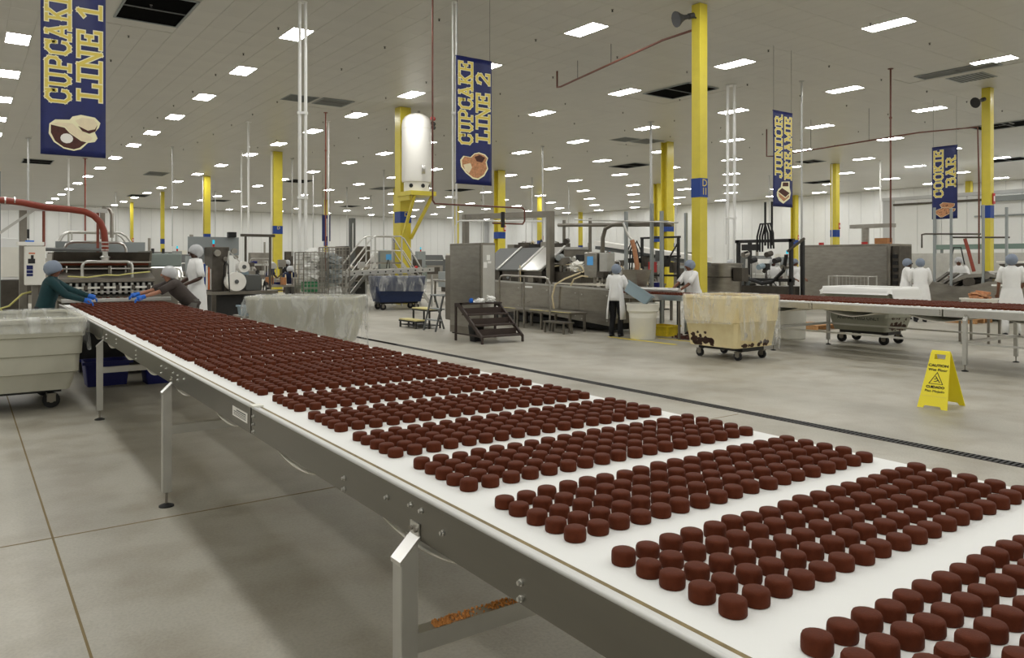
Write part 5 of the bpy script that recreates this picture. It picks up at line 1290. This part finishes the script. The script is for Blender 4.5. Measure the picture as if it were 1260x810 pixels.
o = b.build('scrap', 'cake_dark', t); o['kind'] = 'stuff'
dd = thing('plastic_drum', 'white drum standing behind the second conveyor beside the cream bin', 'drum', (14.82, 10.15, 0))
MB().lathe([(.27, 0), (.29, .02), (.3, .7), (.33, .72), (.33, .8), (.3, .8), (.27, .05)], (14.82, 10.15, 0), 24).build('body', 'plastic_white', dd, smooth='auto')
# pneumatic rack behind the second line
pr_ = thing('pneumatic_rack', 'black framed rack of valves and hoses left of column D 11', 'rack', (15.4, 14.2, 0))
for x, y in ((15.0, 13.6), (15.0, 14.9), (15.8, 13.6), (15.8, 14.9)): MB().box(x - .03, x + .03, y - .03, y + .03, 0, 2.35).build('post', 'dark', pr_)
for z in (1.3, 1.8, 2.3):
    MB().box(14.98, 15.04, 13.55, 14.95, z, z + .05).build('crossbar', 'dark', pr_)
for k in range(5):
    MB().box(14.9, 15.1, 13.7 + .25 * k, 13.82 + .25 * k, 1.4 + .15 * (k % 3), 1.68 + .15 * (k % 3)).build('valve', ['steel_dark', 'dark', 'grey_dark_paint', 'red', 'steel_dark'][k], pr_)
for k in range(3): rail([(15.0, 14.9 + .12 * k, 1.4), (15.0, 14.95 + .12 * k, 2.0), (15.0, 15.1 + .1 * k, 2.25), (15.0, 15.25 + .1 * k, 2.0), (15.0, 15.3 + .1 * k, 1.4)], .02, 'black', 'hose', pr_)
MB().box(14.9, 15.0, 14.95, 15.5, 1.65, 1.78).build('manifold', 'dark', pr_); MB().bar((14.9, 14.2, 1.3), (14.9, 13.5, 2.2), .03).build('strut', 'dark', pr_)
ic2 = thing('covered_conveyor', 'white covered conveyor sloping behind the second line', 'conveyor', (17.2, 17, 0))
MB().bar((17.2, 19.1, 2.3), (17.2, 14.5, 1.75), .4, .14).build('cover', 'print_white', ic2); MB().bar((17.2, 19.1, 2.15), (17.2, 14.5, 1.6), .3, .1).build('frame', 'grey_dark_paint', ic2)
for y, z in ((18.8, 2.1), (16.8, 1.85), (14.8, 1.6)):
    for x in (17.05, 17.35): MB().box(x - .03, x + .03, y - .03, y + .03, 0, z).build('leg', 'steel_dull', ic2)

# ------------------------------------------------------------------ kettle, hose machine, steel box
kt = thing('steel_kettle', 'large round stainless kettle right of column D 11', 'kettle', (18.85, 15.3, 0))
MB().lathe([(.2, .45), (.45, .6), (.55, .85), (.56, 1.58), (.6, 1.6), (.6, 1.64), (.54, 1.64), (.52, .9), (.2, .6)], (18.85, 15.3, 0), 28).build('bowl', 'steel', kt, smooth='auto')
for a in (.3, 2.4, 4.5): MB().cyl((18.85 + .45 * math.cos(a), 15.3 + .45 * math.sin(a), 0), (18.85 + .45 * math.cos(a), 15.3 + .45 * math.sin(a), .8), .04, 10).build('leg', 'steel_dull', kt, smooth='auto')
MB().lathe([(.575, 1.2), (.575, 1.24)], (18.85, 15.3, 0), 28).build('band', 'steel_dark', kt)
MB().box(18.6, 18.9, 14.4, 14.72, 1.1, 1.5).build('discharge_box', 'steel_dark', kt)
hm = thing('hose_machine', 'black machine with looping hoses below the junior banner', 'machine', (21.3, 15.2, 0))
for x, y in ((21.0, 16.4), (21.0, 14.4), (21.6, 14.4), (21.6, 16.4)): MB().box(x - .05, x + .05, y - .05, y + .05, 0, 2.4).build('post', 'dark', hm)
for z in (1.05, 2.3): MB().box(20.95, 21.05, 14.3, 16.5, z, z + .1).build('crossbar', 'dark', hm)
MB().box(21.0, 21.6, 14.5, 16.3, .3, .9).build('base', 'steel_dark', hm)
for y in (15.1, 15.35): rail([(21.0, y, 2.2), (21.0, y, 3.6)], .035, 'black', 'riser_hose', hm)
rail([(20.95, 16.9, 1.25), (20.9, 16.6, 1.3), (20.9, 16.0, 1.15), (20.9, 15.4, .98), (20.9, 15.0, 1.05), (20.9, 14.6, 1.4), (20.9, 14.5, 1.9)], .06, 'black', 'hose', hm)
for k in range(3): rail([(20.95, 15.0 + .1 * k, 2.1), (20.95, 15.02 + .1 * k, 2.6), (20.95, 15.12 + .1 * k, 2.9), (20.95, 15.3 + .1 * k, 2.9), (20.95, 15.42 + .1 * k, 2.5), (20.95, 15.42 + .1 * k, 2.0)], .03, 'black', 'hose_loop', hm)
for k in range(6): MB().cyl((20.85, 14.6 + .3 * k, 1.5 + .2 * (k % 3)), (21.1, 14.6 + .3 * k, 1.55 + .2 * (k % 3)), .09, 12).build('valve', ['steel', 'dark', 'steel_dark', 'tote_grey', 'dark', 'steel'][k], hm)
MB().box(20.9, 21.1, 15.6, 16.2, 2.05, 2.25).build('manifold', 'dark', hm); MB().bar((20.95, 14.5, 2.0), (20.95, 13.9, 2.4), .06).build('arm', 'steel_dark', hm)
bx = thing('steel_enclosure', 'large plain stainless enclosure behind the second conveyor', 'machine', (25.6, 15, 0))
MB().box(25.0, 26.4, 13.4, 16.8, .06, 2.28).build('housing', 'steel_dull', bx, bevel=.01); MB().box(24.985, 25.0, 13.5, 16.7, .15, 2.2).build('door', 'steel', bx)
MB().box(25.1, 25.9, 13.15, 13.39, .3, 2.2).build('control_column', 'steel_dark', bx)
for k in range(6): MB().box(25.04, 25.1, 13.2, 13.34, .7 + .22 * k, .82 + .22 * k).build('switch', 'black', bx)
for y in (13.6, 16.6): MB().box(25.1, 26.3, y - .05, y + .05, 0, .06).build('foot', 'dark', bx)
MB().cyl((25.6, 14.6, 2.28), (25.6, 14.6, 2.85), .12, 14).build('duct', 'steel', bx, smooth='auto'); MB().box(25.45, 25.75, 13.6, 15.1, 2.85, 2.98).build('duct_arm', 'steel', bx)
single(MB().box(25.2, 25.5, 13.6, 14.05, 2.281, 2.48), 'carton', 'cardboard', 'cardboard carton on top of the steel enclosure', 'carton')
single(MB().cyl((25.2, 14.4, 2.281), (25.2, 14.4, 2.36), .1, 12), 'red_pot', 'red', 'small red pot on top of the steel enclosure', 'pot')
single(MB().cyl((25.3, 16.1, 2.281), (25.3, 16.1, 2.37), .09, 12), 'warning_lamp', 'red', 'pink red lamp on the left end of the steel enclosure', 'lamp')
rk = thing('wire_rack', 'low wire rack in front of the steel enclosure', 'rack', (19, 11.2, 0))
for y in (10.65, 11.75):
    for x in (18.8, 19.2): MB().cyl((x, y, 0), (x, y, 1.32), .018, 8).build('post', 'alu', rk)
for k in range(12): MB().cyl((18.8, 10.65 + .1 * k, .3), (18.8, 10.65 + .1 * k, 1.3), .006, 6).build('wire', 'alu', rk)
for z in (.3, .8, 1.3): MB().box(18.79, 19.21, 10.64, 11.76, z - .01, z + .01).build('shelf', 'alu', rk)
def pallet(label, x, y, rz=0):
    t = thing('wooden_pallet', label, 'pallet', (x, y, 0), rz)
    for k in range(5): MB().box(-.5, .5, -.4 + .17 * k, -.28 + .17 * k, .11, .13).build('board', 'wood', t, world=False)
    for q in (-.45, 0, .45): MB().box(q - .04, q + .04, -.4, .4, 0, .11).build('stringer', 'wood', t, world=False)
pallet('wooden pallet on the floor behind the animal feed bin, left', 17.4, 11.3); pallet('wooden pallet at the feet of the worker in the long white coat', 22.7, 9.95)
# ------------------------------------------------------------------ line 3 at the right
l3 = thing('trough_machine', 'long stainless trough machine of the third line at the right', 'machine', (24.1, 9, 0))
prof = [(11.75, .12), (11.75, 1.15), (11.2, 1.08), (10.75, .97), (10.3, .98), (9.8, 1.12), (9.0, 1.16), (6.3, 1.2), (6.3, .12)]
MB().prism(prof, fyz, 23.5, 23.54).build('front_panel', 'steel', l3); MB().prism(prof, fyz, 24.86, 24.9).build('rear_panel', 'steel', l3)
MB().box(23.54, 24.86, 6.3, 11.75, .12, .85).build('trough', 'steel_dark', l3)
for y in (6.4, 8.9, 11.6):
    for x in (23.6, 24.8): MB().box(x - .04, x + .04, y - .04, y + .04, 0, .12).build('leg', 'dark', l3)
for k in range(5): MB().bar((23.6, 11.5 - .25 * k, .9), (24.5, 11.3 - .25 * k, 1.35 - .02 * k), .12, .06).build('chute', 'steel_dark', l3)
for k, (y, z, rr) in enumerate(((10.35, 1.1, .17), (9.9, 1.3, .12), (9.4, 1.3, .14))):
    MB().cyl((23.62, y, z), (24.8, y, z), rr, 18).build('roller', ['steel_dark', 'steel', 'steel_dull'][k], l3, smooth='auto')
MB().prism([(10.9, 1.1), (10.4, 1.32), (9.8, 1.36), (9.2, 1.2), (9.2, 1.12), (9.8, 1.26), (10.4, 1.22), (10.85, 1.02)], fyz, 23.6, 24.7).build('curved_guard', 'steel', l3)
MB().prism([(9.6, 1.62), (8.2, 1.66), (8.0, 1.5), (8.6, 1.2), (9.2, 1.2)], fyz, 23.7, 24.8).build('hopper', 'steel_dark', l3); MB().box(23.68, 24.82, 8.0, 9.65, 1.66, 1.7).build('hopper_rim', 'print_white', l3)
for y, zt in ((11.3, 3.3), (10.82, 3.25), (9.95, 3.3), (9.35, 3.2)): MB().box(23.56, 23.62, y - .03, y + .03, .9, zt).build('upright', 'grey_paint', l3)
rail([(23.55, 11.65, 2.1), (23.55, 11.65, 2.5), (23.55, 11.55, 2.52), (23.55, 10.0, 2.47)], .025, 'steel_dark', 'air_pipe', l3); rail([(23.65, 10.85, 2.4), (23.65, 9.3, 2.36)], .025, 'steel_dark', 'air_pipe', l3)
rail([(23.6, 10.45, 2.35), (23.6, 10.35, 2.0), (23.6, 10.2, 1.4)], .05, 'hose_red', 'feed_hose', l3)
MB().box(23.49, 23.5, 9.3, 9.7, 1.0, 1.05).build('name_label', 'paper', l3); rail([(23.7, 10.9, 1.6), (23.7, 10.8, 2.1), (23.7, 10.6, 2.1), (23.7, 10.5, 1.6)], .02, 'black', 'hose_loop', l3)
sd = thing('steel_stand', 'small steel stand carrying the white tub behind the second conveyor', 'stand', (17.2, 7.3, 0))
MB().box(16.9, 17.5, 6.98, 7.68, .62, .65).build('top', 'steel', sd)
for x in (16.95, 17.45):
    for y in (7.05, 7.6): MB().box(x - .02, x + .02, y - .02, y + .02, 0, .62).build('leg', 'steel_dull', sd)
tote('white tub filled with golden cake pieces behind the second conveyor', 17.2, 7.33, .65, .5, .55, .28, 'plastic_white', 0, 'plastic_tub')
heap('golden brown cake pieces heaped in the white tub', (17.2, 7.33, .68), (.2, .22, .2), 'cake_tan', 7, 'cake pieces', 'cake_pieces')
dt = thing('duct_run', 'long grey green duct along the partition wall at the right', 'duct', (40, 15, 0))
MB().box(39.8, 40.2, 9.0, 19.1, 2.28, 2.52).build('duct', 'green_duct', dt); MB().box(39.9, 40.3, 8, 21, 0.2, 2.1).build('housing', 'steel_bright', dt)
for y in (9.5, 14, 18.8): MB().box(39.95, 40.05, y - .05, y + .05, 0, 2.3).build('post', 'grey_paint', dt)
wp = thing('wall_pipes', 'grey pipes and cable tray along the top of the partition wall', 'pipe run', (49.8, 18, 5))
MB().cyl((49.85, 5, 5.4), (49.85, 26.5, 5.4), .07, 8).build('pipe', 'steel_dark', wp); MB().box(49.6, 49.95, 16.5, 20.5, 5.25, 5.55).build('tray', 'grey_paint', wp); MB().cyl((49.8, 10, 4.4), (49.8, 21.5, 4.4), .05, 8).build('pipe', 'grey_paint', wp)
for y in (12, 20.8, 23.8): MB().cyl((49.85, y, 1), (49.85, y, 5.4), .05, 8).build('pipe', 'grey_paint', wp)

# ------------------------------------------------------------------ far machinery along the hall
rn = random.Random(77)
far = [(6.0, 30, 2.4, 1.8), (8.6, 36, 2.2, 2.0), (5.2, 42, 3, 1.6), (9.5, 50, 3, 2.2), (16.5, 40, 2.5, 1.9), (17.8, 34, 2.0, 1.7), (20.5, 44, 3, 2.0), (23, 36, 2.6, 1.8), (19, 29, 2.0, 1.5), (26, 50, 4, 2.3), (31, 54, 4, 2.2), (33, 46, 3, 2.0), (36, 40, 3, 2.1), (38, 55, 4, 2.4), (27, 34, 2.5, 1.9), (24, 28, 2.2, 1.6), (33, 31, 2.6, 1.9), (40, 36, 3, 2.2), (31, 22, 2.4, 1.8), (36, 26, 3, 2.0), (2.5, 31, 2, 1.8), (45, 50, 4, 2.4), (12, 62, 4, 2.4), (21, 64, 4, 2.4), (30, 70, 5, 2.6)]
words = ['farthest', 'hooded', 'squat', 'long', 'boxy', 'open framed', 'dark', 'pale', 'narrow', 'wide', 'tall', 'low', 'steel', 'grey', 'green-lit', 'white-topped', 'railed', 'pipe-topped', 'two-door', 'ducted', 'banded', 'plain', 'shadowed', 'raised', 'distant']
where = ['behind the stair railing', 'behind the wrapping machine', 'above the mixer housing', 'below the left row of columns', 'right of the film roll column', 'left of the thick white pipes', 'behind the wire cages', 'behind the dark processing machine', 'right of the tank column', 'left of the second banner', 'behind the steel cabinet', 'behind the sloped lids', 'right of the H-section column', 'under the gantry beam', 'behind the gantry post', 'behind the covered conveyor', 'left of column D 11', 'between the overlapping columns', 'behind the kettle', 'behind the hose machine', 'behind the red hose', 'near the far wall left of the kettle', 'against the back wall at left', 'against the back wall at centre', 'against the back wall by the corner']
for k, (x, y, L, h) in enumerate(far):
    t = thing('processing_machine', '%s processing machine %s' % (words[k], where[k]), 'machine', (x, y, 0))
    wd = rn.uniform(1.0, 1.8); mm = ['steel', 'steel_dull', 'grey_paint', 'steel_bright', 'grey_green'][k % 5]
    MB().box(x - L / 2, x + L / 2, y, y + wd, .25, h * .62).build('body', mm, t, bevel=.02)
    for q in (-1, 1): MB().box(x + q * L * .42 - .06, x + q * L * .42 + .06, y + .1, y + wd - .1, 0, .25).build('leg', 'steel_dark', t)
    MB().prism([(y + .05, h * .62), (y + wd - .05, h * .62), (y + wd - .1, h), (y + wd * .4, h)], fyz, x - L * .4, x + L * .25).build('hood', ['steel_bright', 'grey_dark_paint', 'steel_dull'][k % 3], t)
    MB().box(x + L * .3, x + L * .46, y - .05, y + .35, h * .55, h * 1.05).build('control_box', ['grey_paint', 'plastic_white', 'steel_dark'][k % 3], t)
    rail(arch((x - L * .45, y - .1), (x + L * .2, y - .1), .3, h * .8, .15), .03, 'alu', 'guard_rail', t)
    MB().box(x - L * .35, x + L * .1, y - .02, y, h * .3, h * .55).build('access_door', 'steel_dark', t)
    if k % 2: MB().cyl((x - L * .1, y + wd / 2, h), (x - L * .1, y + wd / 2, h + .9), .08, 10).build('stack', 'steel', t, smooth='auto')
    if k % 3 == 0:
        q = MB().cyl((x + L * .38, y + .1, h * 1.05), (x + L * .38, y + .1, h * 1.05 + .15), .05, 8).build('beacon', 'red', t); MB().cyl((x + L * .38, y + .1, h * 1.05 + .15), (x + L * .38, y + .1, h * 1.05 + .32), .05, 8).build('beacon_lamp', 'beacon_cyan', q)


# ------------------------------------------------------------------ small fittings and pipework on the machines
def clutter(parent, x0, x1, y0, y1, z0, z1, n, seed, mats):
    rn = random.Random(seed)
    for k in range(n):
        x, y, z = rn.uniform(x0, x1), rn.uniform(y0, y1), z0 + (z1 - z0) * rn.random() ** 1.6
        mm = rn.choice(mats); kind = rn.random()
        if kind < .3:
            a, b_, c_ = rn.uniform(.04, .14), rn.uniform(.05, .18), rn.uniform(.04, .13); MB().cbox((x, y, max(z, z0 + c_)), (a, b_, c_)).build('fitting_box', mm, parent, bevel=.006)
            MB().box(x - .015, x + .015, y - .015, y + .015, z0, max(z, z0 + c_)).build('bracket', 'steel_dark', parent)
        elif kind < .55:
            L = rn.uniform(.1, .3); rr = rn.uniform(.03, .08); d_ = Vector((rn.choice((0, 1)), rn.random(), rn.uniform(-.2, .5))).normalized(); q = Vector((x, y, max(z, z0 + rr)))
            MB().cyl(q - d_ * L / 2, q + d_ * L / 2, rr, 12).build('cylinder_unit', mm, parent, smooth='auto'); MB().cyl((x, y, z0), (x, y, max(z, z0 + rr)), .014, 6).build('stem', 'steel_dull', parent)
        elif kind < .85:
            dy = rn.uniform(-.5, .5); zz = min(z1, z + rn.uniform(.1, .3)); MB().tube([(x, y, z0), (x, y, zz - .06), (x, y + dy * .08, zz), (x, y + dy * .9, zz), (x, y + dy, zz - .05), (x, y + dy, z0)], .014, 8).build('bent_tube', rn.choice(('steel_bright', 'alu', 'steel')), parent, smooth='auto')
        else:
            dy = rn.uniform(-.6, .6); pts = [(x, y, z0), (x, y + dy * .2, z + .12), (x, y + dy * .5, z + .2), (x, y + dy * .8, z + .1), (x, y + dy, z0)]
            MB().tube(pts, .016, 8).build('air_hose', rn.choice(('black', 'hose_cream', 'black')), parent, smooth='auto')
SM = ['steel', 'steel_dull', 'steel_dark', 'dark', 'steel_bright', 'grey_paint']
clutter(L2, 12.6, 13.35, 13.4, 14.0, 1.14, 1.5, 8, 1, SM); clutter(L2, 12.75, 13.3, 14.8, 16.1, 1.42, 1.8, 16, 2, SM); clutter(L2, 13.5, 14.2, 16.3, 19.2, 2.09, 2.3, 12, 3, SM)
clutter(L2, 12.5, 12.62, 16.3, 19.2, 1.13, 1.4, 8, 4, SM + ['plastic_white'])
clutter(w, 4.95, 6.4, 19.4, 20.3, .96, 1.5, 14, 5, SM + ['red', 'plastic_white', 'tote_grey'])
clutter(m, 1.4, 2.9, 16.0, 16.3, 1.46, 1.6, 5, 6, SM)
clutter(l3, 23.62, 24.7, 7.0, 11.5, .9, 1.35, 16, 7, SM); clutter(hm, 21.05, 21.55, 14.5, 16.3, .9, 1.7, 14, 8, SM + ['tote_grey'])
clutter(ic, 10.0, 14.0, 25.1, 25.8, 1.44, 1.7, 8, 9, SM + ['red'])
def table_line(label, x, y, L, W, seed, n):
    t = thing('packing_table', label, 'table', (x, y, 0))
    MB().box(x - L / 2, x + L / 2, y - W / 2, y + W / 2, .86, .92).build('top', 'steel', t); MB().box(x - L / 2 + .1, x + L / 2 - .1, y - W / 2 + .1, y + W / 2 - .1, .3, .34).build('shelf', 'steel_dark', t)
    for qx in (-1, 1):
        for qy in (-1, 1): MB().box(x + qx * (L / 2 - .06) - .03, x + qx * (L / 2 - .06) + .03, y + qy * (W / 2 - .06) - .03, y + qy * (W / 2 - .06) + .03, 0, .86).build('leg', 'steel_dull', t)
    clutter(t, x - L / 2 + .2, x + L / 2 - .2, y - W / 2 + .2, y + W / 2 - .2, .92, 1.7, n, seed, SM + ['plastic_white', 'cardboard', 'tote_blue'])
    return t
table_line('cluttered packing table behind the film rolls', 8.3, 25.2, 2.2, 1.2, 21, 22)
table_line('cluttered packing table left of the film roll column', 11.6, 36.2, 3.0, 1.2, 22, 22)
table_line('cluttered machine table behind the second line lids', 16.2, 20.6, 1.8, 2.6, 23, 24)
table_line('cluttered machine table behind the woman at the second line', 16.1, 16.4, 1.0, 2.4, 24, 24)
table_line('cluttered machine table left of the steel kettle', 19.0, 19.6, 1.8, 2.0, 25, 18)
table_line('cluttered machine table behind the dark blue bin', 16.9, 27.0, 2.2, 1.4, 26, 18)
# ------------------------------------------------------------------ wet floor sign
ws = thing('wet_floor_sign', 'yellow folding wet floor caution sign on the open floor', 'sign', (9.2, 4.35, 0), D(0))
import mathutils
FL, FR = Vector((9.075, 4.55, 0)), Vector((9.09, 4.20, 0))
ux = (FR - FL).normalized(); back = Vector((-ux.y, ux.x, 0)); back = back if back.x > 0 else -back
hgt = .64; half = .235
mid = (FL + FR) / 2
def panel_fn(front):
    def fn(a, b, t):                              # a across, b up along the leaf 0..1, t thickness
        base = mid + (Vector((0, 0, 0)) if front else back * (2 * half))
        apex = mid + back * half + Vector((0, 0, hgt))
        n = (back * -1 if front else back)
        q = base.lerp(apex, b) + ux * a + n * t
        return (q.x - ws.location.x, q.y - ws.location.y, q.z)
    return fn
for front in (True, False):
    fn = panel_fn(front)
    outer = [(-.165, .0), (-.1, .0), (-.085, .045), (.085, .045), (.1, 0), (.165, 0), (.105, .985), (.09, 1.0), (-.09, 1.0), (-.105, .985)]
    # leaf with a hand hole: left strip, right strip, lower plate and top bar
    b = MB()
    lo = [(-.165, 0), (-.1, 0), (-.085, .045), (.085, .045), (.1, 0), (.165, 0), (.113, .86), (-.113, .86)]
    b.prism(lo, fn, 0, .012); b.prism([(-.113, .86), (-.06, .86), (-.06, .95), (-.108, .95)], fn, 0, .012); b.prism([(.06, .86), (.113, .86), (.108, .95), (.06, .95)], fn, 0, .012)
    b.prism([(-.108, .95), (.108, .95), (.1, 1.0), (-.1, 1.0)], fn, 0, .016)
    leaf = b.build('leaf', 'yellow_plastic', ws, world=False)
    b = MB().prism([(-.14, .21), (.14, .21), (.14, .216), (-.14, .216)], fn, .012, .0135); b.build('rib', 'gold_print', leaf, world=False)
    sgn = 1 if front else -1
    for body, size, z, bold in (('CAUTION', .042, .73, .0022), ('Wet Floor', .042, .655, .0016), ('CUIDADO', .038, .355, .0026), ('Piso Mojado', .038, .285, .001)):
        put_text(body, size, lambda p, q, zz=z: fn(p * sgn * 1.15, zz + q / .68, .0135), 'lettering', 'black', leaf, world=False, bold=bold)
    b = MB()
    T = [(-.075, .43), (.075, .43), (0, .63)]
    for k in range(3): a, c_ = T[k], T[(k + 1) % 3]; stroke(b, [a, c_], .009, lambda p, q: fn(p * sgn, q, .0135))
    for pts in ([(-.01, .56), (.005, .53), (.02, .5), (.04, .46)], [(.005, .53), (-.02, .51)], [(.02, .5), (-.005, .47), (-.02, .47)]): stroke(b, pts, .011, lambda p, q: fn(p * sgn, q, .0135))
    b.build('pictogram', 'black', leaf, world=False)
b = MB(); a1 = mid + back * half + Vector((0, 0, hgt)) - ws.location
b.cyl(a1 - ux * .1, a1 + ux * .1, .012, 8); b.build('hinge', 'yellow_plastic', ws, world=False)
